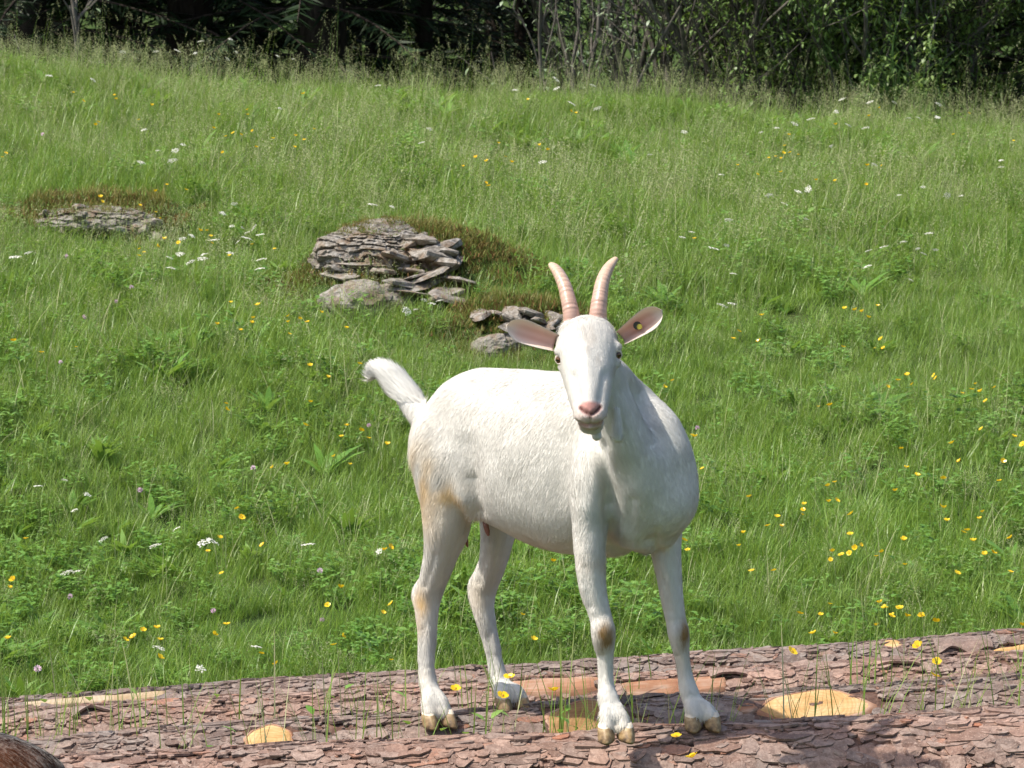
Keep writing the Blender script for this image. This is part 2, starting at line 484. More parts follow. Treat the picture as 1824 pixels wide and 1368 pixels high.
NOSTRILS = [((1033, 725, 7.46), (1038, 729, 7.455), (1047, 735, 7.45)), ((1070, 723, 7.46), (1064, 729, 7.455), (1055, 736, 7.45))]
def goat_detail(me):
    """mouth, nostrils, eye sockets, flank folds: small moves of the skin along its normal"""
    C = coords(me); Nn = vnormals(me)
    d = np.zeros(len(C))
    front = (C[:, 1] < 7.53)
    YS = np.array([1, 0.06, 1])
    mouth = [U(1028, 748, 7.485), U(1036, 755, 7.46), U(1044, 758, 7.445), U(1053, 757, 7.44), U(1062, 757, 7.445), U(1070, 753, 7.46), U(1077, 746, 7.485)]
    dm = seg_dist(C * YS, [np.array(p) * YS for p in mouth])
    d -= 0.0060 * np.exp(-(dm / 0.0040) ** 2) * front
    dm = seg_dist(C * YS, [np.array(p) * YS for p in (U(1051, 738, 7.44), U(1052, 756, 7.44))])
    d -= 0.0028 * np.exp(-(dm / 0.0028) ** 2) * front
    for q in NOSTRILS:
        dm = seg_dist(C * YS, [np.array(U(*p)) * YS for p in q])
        d -= 0.008 * np.exp(-(dm / 0.0038) ** 2) * front
    for a, b, c in ((992, 642, 7.585), (1104, 634, 7.585)):
        d -= 0.007 * gauss(C, U(a, b, c), (0.014, 0.02, 0.011))
    # bridge of the nose, hollows of the cheeks, crease above the eyes
    dm = seg_dist(C * YS, [np.array(U(*p)) * YS for p in ((1044, 625, 7.53), (1050, 712, 7.46))])
    d += 0.0045 * np.exp(-(dm / 0.012) ** 2) * (C[:, 1] < 7.62)
    for q in (((1022, 672, 7.5), (1031, 712, 7.48)), ((1078, 668, 7.5), (1070, 710, 7.48))):
        dm = seg_dist(C * YS, [np.array(U(*p)) * YS for p in q])
        d -= 0.0055 * np.exp(-(dm / 0.010) ** 2) * (C[:, 1] < 7.62)
    # hollow before the hip, fold behind the shoulder, groove of the thigh
    d += 0.008 * gauss(C, B(0.53, -0.10, 1.05), (0.04, 0.06, 0.10))
    d -= 0.005 * gauss(C, B(0.45, -0.13, 0.95), (0.04, 0.06, 0.13))
    d -= 0.007 * gauss(C, B(0.145, -0.13, 0.93), (0.03, 0.06, 0.10))
    for k, uu in enumerate((0.24, 0.29, 0.34, 0.39)):
        q = [B(uu + 0.02, -0.15, 1.06), B(uu - 0.01, -0.165, 0.96), B(uu - 0.03, -0.14, 0.86)]
        d -= 0.003 * np.exp(-(seg_dist(C, q) / 0.011) ** 2)
    facing = np.clip(-Nn[:, 1] * 1.6 + 0.3, 0, 1)
    Y4 = np.array([1, 0.12, 1])
    def line(pts, amt, rad, dep):
        nonlocal d
        q = [np.array(U(a, b, dep)) * Y4 for a, b in pts]
        d = d + amt * np.exp(-(seg_dist(C * Y4, q) / rad) ** 2) * facing * (np.abs(C[:, 1] - dep) < 0.28)
    line([(795, 810), (803, 845), (822, 885)], 0.004, 0.020, 8.15)       # front edge of the thigh
    line([(832, 790), (842, 850), (853, 910)], -0.007, 0.024, 8.15)      # flank hollow
    line([(865, 712), (925, 722), (985, 725)], -0.004, 0.032, 8.05)      # below the spine
    line([(1000, 790), (1008, 900), (1018, 975)], -0.005, 0.024, 7.85)   # behind the shoulder
    line([(1085, 800), (1050, 900)], 0.007, 0.030, 7.72)                 # upper arm
    line([(1124, 690), (1146, 740), (1160, 780)], -0.008, 0.024, 7.78)   # neck against the far shoulder
    line([(1070, 800), (1082, 880), (1090, 940)], -0.010, 0.017, 7.70)   # neck against the near shoulder
    line([(1138, 880), (1130, 985)], 0.006, 0.030, 7.66)                 # breastbone
    line([(1096, 955), (1088, 985)], -0.007, 0.012, 7.70)
    line([(1160, 960), (1180, 990)], -0.006, 0.014, 7.80)
    for q, dep in (([(1072, 1168), (1072, 1225)], 7.72), ([(1207, 1170), (1214, 1225)], 7.86), ([(753, 1120), (752, 1205)], 8.26), ([(869, 1130), (880, 1200)], 8.40),
                   ([(1040, 1010), (1052, 1080)], 7.73), ([(1182, 1030), (1192, 1090)], 7.86), ([(775, 985), (757, 1045)], 8.24), ([(868, 985), (853, 1040)], 8.38)):
        line(q, -0.0028, 0.008, dep)
    for q, dep in (([(1080, 1170), (1083, 1225)], 7.72), ([(1217, 1170), (1225, 1225)], 7.86), ([(764, 1120), (764, 1205)], 8.26), ([(880, 1130), (890, 1200)], 8.40)):
        line(q, 0.0016, 0.007, dep)
    line([(836, 850), (842, 880), (850, 912)], -0.006, 0.012, 8.15)
    line([(1017, 880), (1020, 935), (1024, 990)], -0.007, 0.010, 7.84)
    line([(1128, 895), (1122, 990)], -0.006, 0.011, 7.66)
    line([(1071, 790), (1078, 850), (1088, 905)], -0.007, 0.011, 7.70)
    line([(1092, 945), (1106, 985)], -0.008, 0.009, 7.70)
    line([(1168, 940), (1172, 985)], -0.007, 0.010, 7.80)
    # soft unevenness of the coat
    nz = np.array([mnoise.noise(Vector(p) * 16.0) for p in C])
    d += 0.0016 * nz
    C2 = C + Nn * d[:, None]
    me.vertices.foreach_set('co', C2.astype(np.float32).ravel())
    me.update()

def goat_colors(me, brown=False):
    C = coords(me)
    n = len(C)
    nz = np.array([mnoise.noise(Vector(p) * 22.0) for p in C])
    nz2 = np.array([mnoise.noise(Vector(p) * 60.0) for p in C])
    col = np.tile(np.array([0.635, 0.618, 0.572]), (n, 1))
    if brown:
        col = np.tile(np.array([0.085, 0.027, 0.009]), (n, 1)) * (1 + 0.25 * nz[:, None])
        u = (C - np.array(GO)) @ np.array(GL)
        dors = np.exp(-(u / 0.035) ** 2) * sstep(1.05, 1.13, C[:, 2])
        col = col * (1 - 0.88 * dors[:, None])
        lo = 1 - sstep(0.55, 0.75, C[:, 2])
        col = col * (1 - 0.7 * lo[:, None])
    else:
        def paint(c, m):
            nonlocal col
            m = np.clip(m, 0, 1)[:, None]
            col = col * (1 - m) + np.array(c) * m
        yel = (0.62, 0.45, 0.24)
        paint((0.72, 0.60, 0.43), 0.5 * gauss(C, U(735, 800, 8.33), (0.05, 0.12, 0.06)) * (0.7 + nz))
        paint(yel, 1.0 * gauss(C, U(757, 835, 8.25), (0.03, 0.12, 0.09)) * (0.6 + 1.3 * nz))
        paint(yel, 1.0 * gauss(C, U(800, 885, 8.17), (0.045, 0.10, 0.035)) * (0.7 + 1.3 * nz))
        paint(yel, 0.35 * gauss(C, U(770, 920, 8.22), (0.06, 0.12, 0.06)))
        paint((0.60, 0.40, 0.18), 1.1 * gauss(C, U(750, 1085, 8.27), (0.022, 0.06, 0.04)) * (0.8 + 0.8 * nz))
        paint(yel, 0.30 * gauss(C, U(850, 1065, 8.42), (0.022, 0.05, 0.035)))
        kn = (0.27, 0.16, 0.06)
        paint(kn, 1.6 * gauss(C, U(1080, 1132, 7.71), (0.021, 0.035, 0.030)) ** 1.3 * (0.8 + 0.5 * nz2))
        paint(kn, 1.6 * gauss(C, U(1219, 1128, 7.86), (0.014, 0.04, 0.030)) ** 1.3 * (0.8 + 0.5 * nz2))
        paint((0.80, 0.79, 0.75), 0.9 * np.clip(1.6 * gauss(C, U(700, 685, 8.41), (0.075, 0.2, 0.075)), 0, 1))  # tail painted lighter than the coat to make up for its grey shading
        for a, b, c in ((1092, 1300, 7.69), (1247, 1285, 7.85), (777, 1275, 8.22), (906, 1255, 8.36)):
            paint((0.50, 0.36, 0.20), 0.55 * gauss(C, U(a, b, c), (0.035, 0.05, 0.018)))
        paint((0.70, 0.55, 0.42), 0.45 * gauss(C, U(930, 965, 8.0), (0.12, 0.2, 0.03)))        # warm belly
        paint((0.66, 0.50, 0.36), 0.45 * gauss(C, U(1100, 1003, 7.75), (0.07, 0.1, 0.02)))
        paint((0.60, 0.42, 0.28), 0.6 * gauss(C, U(858, 920, 8.2), (0.025, 0.06, 0.03)))
        paint((0.66, 0.56, 0.40), 0.25 * np.clip(nz, 0, 1) * (C[:, 2] < 0.75))
        fr = (C[:, 1] < 7.56)
        pk = (0.50, 0.25, 0.22)
        YS = np.array([1, 0.06, 1])
        paint((0.68, 0.50, 0.44), 0.7 * fr * np.clip(1.3 * gauss(C, U(1052, 745, 7.46), (0.032, 0.06, 0.026)), 0, 1))
        paint(pk, fr * sstep(0.30, 0.62, gauss(C, U(1051, 726, 7.45), (0.026, 0.06, 0.0165)) + 0.06 * nz2))
        for q in NOSTRILS:
            dm = seg_dist(C * YS, [np.array(U(*p)) * YS for p in q])
            paint((0.10, 0.035, 0.03), 1.0 * fr * np.exp(-(dm / 0.0040) ** 2))
        dm = seg_dist(C * YS, [np.array(U(*p)) * YS for p in ((1051, 736, 7.44), (1052, 744, 7.44))])
        paint((0.14, 0.05, 0.04), 0.8 * fr * np.exp(-(dm / 0.003) ** 2))
        mouth = [U(1034, 754, 7.46), U(1044, 758, 7.445), U(1053, 757, 7.44), U(1062, 757, 7.445), U(1072, 752, 7.46)]
        dm = seg_dist(C * YS, [np.array(p) * YS for p in mouth])
        paint((0.36, 0.18, 0.15), 0.9 * fr * np.exp(-(dm / 0.0055) ** 2))
        for a, b, c in ((992, 640, 7.58), (1104, 632, 7.58)):
            paint((0.40, 0.26, 0.22), 0.8 * gauss(C, U(a, b, c), (0.016, 0.022, 0.012)))
        for a, b in ((1090, 668), (1095, 660), (1082, 690), (1040, 590), (1055, 592), (1052, 610), (1045, 602), (1060, 606), (1048, 622), (1066, 640)):
            paint((0.42, 0.38, 0.33), 0.5 * gauss(C, U(a, b, 7.53), (0.006, 0.08, 0.010)))
        col *= (1 + 0.035 * nz2)[:, None]
    at = me.color_attributes.new('coat', 'FLOAT_COLOR', 'POINT')
    at.data.foreach_set('color', np.concatenate([col, np.ones((n, 1))], 1).astype(np.float32).ravel())
    return col

def coat_material(name, fuzz=0.25):
    N = NT(name)
    a = N.n('ShaderNodeVertexColor'); a.layer_name = 'coat'
    geo = N.n('ShaderNodeNewGeometry')
    nz = N.noise(geo.outputs['Position'], 260.0, 3)
    mp = N.n('ShaderNodeMapping'); mp.inputs['Rotation'].default_value = (0.0, 0.5, 0.9); mp.inputs['Scale'].default_value = (170, 170, 34)
    N.l(geo.outputs['Position'], mp.inputs[0])
    st = N.noise(mp.outputs[0], 1.0, 4, 0.6)
    sm = N.ramp(st.outputs[0], [(0.42, (0, 0, 0)), (0.75, (1, 1, 1))])
    c = N.mix(N.math('MULTIPLY', sm, 0.24), a.outputs[0], (0.50, 0.44, 0.36))
    p = N.pbsdf(c, 0.75, 0.15, st.outputs[0], 0.6, 0.003)
    p.inputs['Sheen Weight'].default_value = fuzz
    p.inputs['Sheen Roughness'].default_value = 0.5
    p.inputs['Subsurface Weight'].default_value = 0.0
    return N.done(p.outputs[0])
def hair_material(name):
    N = NT(name)
    a = N.n('ShaderNodeVertexColor'); a.layer_name = 'coat'
    p = N.pbsdf(a.outputs[0], 0.7, 0.12)
    t = N.n('ShaderNodeBsdfTranslucent'); N.l(a.outputs[0], t.inputs[0])
    ms = N.n('ShaderNodeMixShader'); ms.inputs[0].default_value = 0.12
    N.l(p.outputs[0], ms.inputs[1]); N.l(t.outputs[0], ms.inputs[2])
    return N.done(ms.outputs[0])
M_COAT = coat_material('goat_coat')
M_HAIR = hair_material('goat_hair')

def fur_mesh(me, col, count, seed=3, brown=False):
    """short hairs lying along the coat, as thin tapering strips"""
    rng = np.random.default_rng(seed)
    C = coords(me); Nn = vnormals(me)
    me.calc_loop_triangles()
    tri = np.empty(len(me.loop_triangles) * 3, dtype=np.int32); me.loop_triangles.foreach_get('vertices', tri); tri = tri.reshape(-1, 3)
    A, Bv, Cc = C[tri[:, 0]], C[tri[:, 1]], C[tri[:, 2]]
    area = np.linalg.norm(np.cross(Bv - A, Cc - A), axis=1)
    cen = (A + Bv + Cc) / 3
    pxx = 912 + cen[:, 0] / cen[:, 1] * F_PX
    tailm = (pxx < 757) & (cen[:, 2] > 1.075) & (cen[:, 1] > 8.2) if not brown else np.zeros(len(cen), bool)
    facem = (cen[:, 1] < 7.60) & (cen[:, 2] > 1.0)
    wgt = area * (1 + 4.0 * tailm) * np.where(facem, 2.2, 1.0)
    idx = rng.choice(len(tri), count, p=wgt / wgt.sum())
    r1, r2 = rng.random(count), rng.random(count)
    s = np.sqrt(r1)
    w0, w1, w2 = 1 - s, s * (1 - r2), s * r2
    P = A[idx] * w0[:, None] + Bv[idx] * w1[:, None] + Cc[idx] * w2[:, None]
    nn = Nn[tri[idx, 0]] * w0[:, None] + Nn[tri[idx, 1]] * w1[:, None] + Nn[tri[idx, 2]] * w2[:, None]
    nn /= np.linalg.norm(nn, axis=1)[:, None] + 1e-9
    cc = col[tri[idx, 0]]
    tl, fc = tailm[idx], facem[idx]
    H = np.array(GH)
    D = np.tile(-0.55 * H + np.array([0, 0, -0.85]), (count, 1))
    leg = P[:, 2] < 0.82
    D[leg] = np.array([-0.05, 0, -1.0])
    D[fc] = np.array([0, 0.6, 0.8])
    neckm = (P[:, 2] > 0.9) & (P[:, 1] < 7.80) & ~fc
    D[neckm] = np.array([0.35, 0.1, -0.9])
    tdir = np.array(U(665, 655, 8.42) - U(752, 735, 8.385)); tdir /= np.linalg.norm(tdir)
    D[tl] = tdir
    D += rng.normal(0, 0.11, D.shape)
    D -= nn * (D * nn).sum(1)[:, None]
    D /= np.linalg.norm(D, axis=1)[:, None] + 1e-9
    L = np.full(count, 0.0115)
    L[leg] = 0.011
    L[fc] = 0.007
    back = np.exp(-(((P - np.array(U(745, 850, 8.33))) / np.array([0.07, 0.16, 0.12])) ** 2).sum(1))
    L += 0.020 * back
    L[tl] = 0.034
    if not brown:
        tip = np.exp(-(((P - np.array(U(665, 668, 8.42))) / np.array([0.04, 0.1, 0.04])) ** 2).sum(1))
        L[tl] -= 0.008 * tip[tl]
    clump = np.array([mnoise.noise(Vector(q) * 17.0) for q in P])
    tuft = np.clip(clump, 0, 1) * (~tl) * (~fc)
    L *= 1 + 1.3 * tuft
    if not brown:
        fore = np.exp(-(((P - np.array(U(1044, 585, 7.60))) / np.array([0.045, 0.08, 0.022])) ** 2).sum(1))
        L += 0.012 * fore
        for a, b, c, rx, rz in ((848, 915, 8.12, 0.03, 0.03), (940, 955, 7.95, 0.10, 0.02), (1090, 975, 7.72, 0.03, 0.03), (1100, 770, 7.6, 0.02, 0.03), (1135, 685, 7.85, 0.03, 0.03)):
            L += 0.010 * np.exp(-(((P - np.array(U(a, b, c))) / np.array([rx, 0.15, rz])) ** 2).sum(1))
    L *= rng.uniform(0.55, 1.25, count)
    nose = np.exp(-(((P - np.array(U(1051, 727, 7.45))) / np.array([0.027, 0.05, 0.018])) ** 2).sum(1)) > 0.35
    lips = np.exp(-(((P - np.array(U(1052, 756, 7.45))) / np.array([0.03, 0.05, 0.007])) ** 2).sum(1)) > 0.4
    L[nose | lips] = 0.0008
    lift = (np.where(tl, 0.36, 0.035) + 0.10 * tuft + (0.16 * fore if not brown else 0)) * rng.uniform(0.5, 1.5, count)
    dir1 = D + nn * lift[:, None]; dir1 /= np.linalg.norm(dir1, axis=1)[:, None]
    dir2 = D + nn * (lift * 0.35)[:, None]; dir2 /= np.linalg.norm(dir2, axis=1)[:, None]
    side = np.cross(D, nn)
    # turn strips partly towards random sides so that some show edge-on
    wd = np.where(tl, 0.0007, 0.00045) * rng.uniform(0.7, 1.4, count)
    P0 = P + nn * 0.0003
    Pm = P0 + dir1 * (L * 0.55)[:, None]
    Pt = Pm + dir2 * (L * 0.5)[:, None]
    V = np.stack([P0 - side * wd[:, None], P0 + side * wd[:, None], Pm + side * (wd * 0.8)[:, None], Pm - side * (wd * 0.8)[:, None], Pt], 1).reshape(-1, 3)
    b = np.arange(count) * 5
    F = np.concatenate([np.stack([b, b + 1, b + 2], 1), np.stack([b, b + 2, b + 3], 1), np.stack([b + 3, b + 2, b + 4], 1)])
    fm = np_mesh('fur', V, F, M_HAIR, True)
    jit = rng.uniform(0.94, 1.05, (count, 1))
    hc = np.repeat(np.clip(cc * jit, 0, 0.95), 5, axis=0)
    at = fm.color_attributes.new('coat', 'FLOAT_COLOR', 'POINT')
    at.data.foreach_set('color', np.concatenate([hc, np.ones((len(hc), 1))], 1).astype(np.float32).ravel())
    cn = nn * 1.0 + rng.normal(0, 0.03, nn.shape)
    cn /= np.linalg.norm(cn, axis=1)[:, None]
    fm.normals_split_custom_set_from_vertices(np.repeat(cn, 5, axis=0).tolist())
    return fm

def horn_material(brown=False):
    N = NT('horn_keratin')
    a = N.n('ShaderNodeVertexColor'); a.layer_name = 'coat'
    p = N.pbsdf(a.outputs[0], 0.38, 0.45)
    p.inputs['Subsurface Weight'].default_value = 0.12
    p.inputs['Subsurface Radius'].default_value = (0.012, 0.006, 0.004)
    return N.done(p.outputs[0])
M_HORN = horn_material()
def horn(pts, seed):
    P, Rr = catmull([U(a, b, c) for a, b, c, r in pts], [(r * PXM(c), r * PXM(c) * 1.25) for a, b, c, r in pts], 14)
    n = len(P)
    rng = random.Random(seed)
    rings = []
    pos = 0.10
    while pos < 0.78:
        rings.append((pos, rng.uniform(0.4, 1.0))); pos += rng.uniform(0.022, 0.062)
    prof = []
    for i in range(n):
        t = i / (n - 1)
        k = 1.0
        for q, s in rings:
            k += 0.055 * s * math.exp(-((t - q) / 0.010) ** 2)
        prof.append(k)
    V, F = loft(P, [(r[0] * prof[i], r[1] * prof[i]) for i, r in enumerate(Rr)], Vector((0, 1, 0.3)), 20)
    me = mk_mesh('horn', V, F, M_HORN, True)
    cols = []
    for i in range(n):
        t = i / (n - 1)
        base = np.array([0.50, 0.31, 0.255]) * (1 - t) + np.array([0.54, 0.40, 0.28]) * t
        if t > 0.9: base = base * 0.85 + np.array([0.42, 0.24, 0.12]) * 0.15
        sh = 1.0
        for q, s in rings:
            sh -= 0.30 * s * math.exp(-((t - q + 0.014) / 0.009) ** 2)
        cols += [np.clip(base * sh * rng.uniform(0.93, 1.05), 0, 1)] * 20
    cols += [cols[0], cols[-1]]
    at = me.color_attributes.new('coat', 'FLOAT_COLOR', 'POINT')
    at.data.foreach_set('color', np.concatenate([np.array(cols), np.ones((len(cols), 1))], 1).astype(np.float32).ravel())
    return me

def ear_material():
    N = NT('ear_skin')
    a = N.n('ShaderNodeVertexColor'); a.layer_name = 'coat'
    geo = N.n('ShaderNodeNewGeometry')
    nz = N.noise(geo.outputs['Position'], 260.0, 3)
    p = N.pbsdf(a.outputs[0], 0.7, 0.2, nz.outputs[0], 0.3, 0.002)
    t = N.n('ShaderNodeBsdfTranslucent'); N.l(N.mix(0.3, a.outputs[0], (0.85, 0.50, 0.38)), t.inputs[0])
    ms = N.n('ShaderNodeMixShader'); ms.inputs[0].default_value = 0.25
    N.l(p.outputs[0], ms.inputs[1]); N.l(t.outputs[0], ms.inputs[2])
    return N.done(ms.outputs[0])
M_EAR = ear_material()
def ear_mesh(base, tip, across, cup, halfw, fold, inner=(0.80, 0.48, 0.39)):
    """cupped leaf of skin: inner face pink, outer face white, rolled at the base"""
    base, tip = Vector(base), Vector(tip)
    ax = tip - base
    L = ax.length
    ax = ax / L
    ac = (Vector(across) - ax * Vector(across).dot(ax)).normalized()
    nr = ax.cross(ac).normalized()
    if nr.y > 0: nr = -nr            # open side towards the viewer
    ns, nt_ = 22, 17
    V = []; cols = []
    for layer in (0, 1):
        for i in range(ns):
            s = i / (ns - 1)
            prof = (0.74 + 0.26 * math.sin(math.pi * min(1, 0.1 + s * 0.62))) * (1 - max(0, (s - 0.58) / 0.42) ** 2.2) ** 0.55 if s < 1 else 0.03
            wv = halfw * max(prof, 0.03)
            cu = cup * (1.0 - 0.35 * s)
            for j in range(nt_):
                t = -1 + 2 * j / (nt_ - 1)
                roll = fold * (1 - s) ** 1.6
                p = base + ax * (L * s) + ac * (wv * (t * (1 - 0.35 * roll * t * t))) + nr * (cu * (t * t) + roll * 0.012 * abs(t) ** 3) - nr * 0.010 * math.sin(math.pi * s) * 0.6
                edge = max(0.0, 1 - max(abs(t), s if s > 0.7 else 0) ** 6)
                if layer == 1:
                    p = p - nr * (0.0012 + 0.0035 * edge)
                V.append(p)
                if layer == 0:
                    f = (1 - abs(t) ** 2.2) * min(1, (1 - s) * 3.6) * (0.55 + 0.45 * math.sin(math.pi * min(1, s + 0.1)))
                    ridge = 0.12 * math.sin(t * 9 + s * 2) * f
                    c = np.array([0.82, 0.76, 0.68]) * (1 - f) + np.array(inner) * f + ridge * np.array([0.5, 0.5, 0.5])
                    if s < 0.35: c = c * (0.75 + 0.25 * s / 0.35) + np.array([0.25, 0.10, 0.08]) * (0.25 * (1 - s / 0.35)) * (t > -0.2)
                else:
                    c = np.array([0.82, 0.76, 0.68])
                cols.append(np.clip(c, 0.02, 1))
    F = []
    K = ns * nt_
    for i in range(ns - 1):
        for j in range(nt_ - 1):
            a = i * nt_ + j
            F.append((a, a + 1, a + nt_ + 1, a + nt_))
            F.append((K + a, K + a + nt_, K + a + nt_ + 1, K + a + 1))
    bd = [j for j in range(nt_)] + [i * nt_ + nt_ - 1 for i in range(1, ns)] + [(ns - 1) * nt_ + j for j in range(nt_ - 2, -1, -1)] + [i * nt_ for i in range(ns - 2, 0, -1)]
    for q in range(len(bd)):
        a, b = bd[q], bd[(q + 1) % len(bd)]
        F.append((b, a, K + a, K + b))
    me = mk_mesh('ear', V, F, M_EAR, True)
    at = me.color_attributes.new('coat', 'FLOAT_COLOR', 'POINT')
    at.data.foreach_set('color', np.concatenate([np.array(cols), np.ones((len(cols), 1))], 1).astype(np.float32).ravel())
    return me, nr, ax

def eye_material():
    N = NT('goat_eye')
    tc = N.n('ShaderNodeTexCoord')
    sp = N.n('ShaderNodeSeparateXYZ'); N.l(tc.outputs['Object'], sp.inputs[0])
    # local -Y looks out: a horizontal slit pupil in an amber iris
    e = N.math('ADD', N.math('POWER', N.math('DIVIDE', N.math('ABSOLUTE', sp.outputs[0]), 0.0060), 2.0), N.math('POWER', N.math('DIVIDE', N.math('ABSOLUTE', sp.outputs[2]), 0.0022), 2.0))
    pup = N.math('LESS_THAN', e, 1.0)
    r = N.math('SQRT', N.math('ADD', N.math('POWER', sp.outputs[0], 2.0), N.math('POWER', sp.outputs[2], 2.0)))
    iris = N.ramp(N.math('DIVIDE', r, 0.012), [(0.0, (0.13, 0.06, 0.02)), (0.55, (0.10, 0.045, 0.018)), (0.72, (0.025, 0.012, 0.008)), (1.0, (0.06, 0.03, 0.025))])
    c = N.mix(pup, iris, (0.006, 0.005, 0.005))
    p = N.pbsdf(c, 0.08, 0.5)
    return N.done(p.outputs[0])
M_EYE = eye_material()
def hoof_material():
    N = NT('hoof_horn')
    tc = N.n('ShaderNodeTexCoord')
    nz = N.noise(tc.outputs['Object'], 60.0, 4)
    oi = N.n('ShaderNodeObjectInfo')
    c = N.ramp(nz.outputs[0], [(0.32, (0.07, 0.045, 0.028)), (0.5, (0.26, 0.165, 0.075)), (0.68, (0.44, 0.32, 0.17))])
    c = N.mix(N.math('MULTIPLY', oi.outputs['Random'], 0.45), c, (0.12, 0.09, 0.06))
    p = N.pbsdf(c, 0.5, 0.35, nz.outputs[0], 0.3, 0.002)
    return N.done(p.outputs[0])
M_HOOF = hoof_material()
def simple(name, c, rough=0.5, spec=0.4):
    N = NT(name)
    geo = N.n('ShaderNodeTexCoord')
    nz = N.noise(geo.outputs['Object'], 90.0, 3)
    col = N.mix(N.math('MULTIPLY', nz.outputs[0], 0.35), c, tuple(x * 0.6 for x in c))
    return N.done(N.pbsdf(col, rough, spec, nz.outputs[0], 0.1, 0.001).outputs[0])
M_TAG = simple('ear_tag_yellow', (0.42, 0.36, 0.05), 0.5)
M_TAGB = simple('ear_tag_dark', (0.05, 0.045, 0.035), 0.5)
M_TEAT = simple('bare_skin', (0.24, 0.10, 0.075), 0.5)

def toe_mesh():
    """one claw, pointing -Y (forward), sole at z=0; wedge with a rounded wall and a furred top"""
    prof = [  # z, y-front, y-back, half width
        (0.000, -0.040, 0.020, 0.0145), (0.006, -0.0405, 0.021, 0.0155), (0.016, -0.035, 0.022, 0.0155), (0.028, -0.027, 0.022, 0.0148), (0.036, -0.021, 0.021, 0.0135), (0.046, -0.012, 0.018, 0.010)]
    V, F = [], []
    sg = 14
    for z, f, b, hw in prof:
        for k in range(sg):
            th = 2 * math.pi * k / sg
            y = (f + b) / 2 + (b - f) / 2 * -math.cos(th)
            pin = 1 - 0.35 * max(0, math.cos(th)) ** 2
            V.append((hw * math.sin(th) * pin, y, z))
    n = len(prof)
    for i in range(n - 1):
        for k in range(sg):
            k2 = (k + 1) % sg
            F.append((i * sg + k2, i * sg + k, (i + 1) * sg + k, (i + 1) * sg + k2))
    F.append(tuple(range(sg))); F.append(tuple(range((n - 1) * sg, n * sg))[::-1])
    fm = []
    for f in F[:-2]:
        fm.append(0 if max(f) // sg <= 4 else 1)
    fm += [0, 1]
    me = mk_mesh('hoof', V, F, [M_HOOF, M_HOOFTOP], True, fm)
    return me
M_LID = simple('eyelid_skin', (0.70, 0.60, 0.52), 0.7, 0.15)
M_HOOFTOP = simple('pastern_fur', (0.70, 0.62, 0.50), 0.8, 0.1)

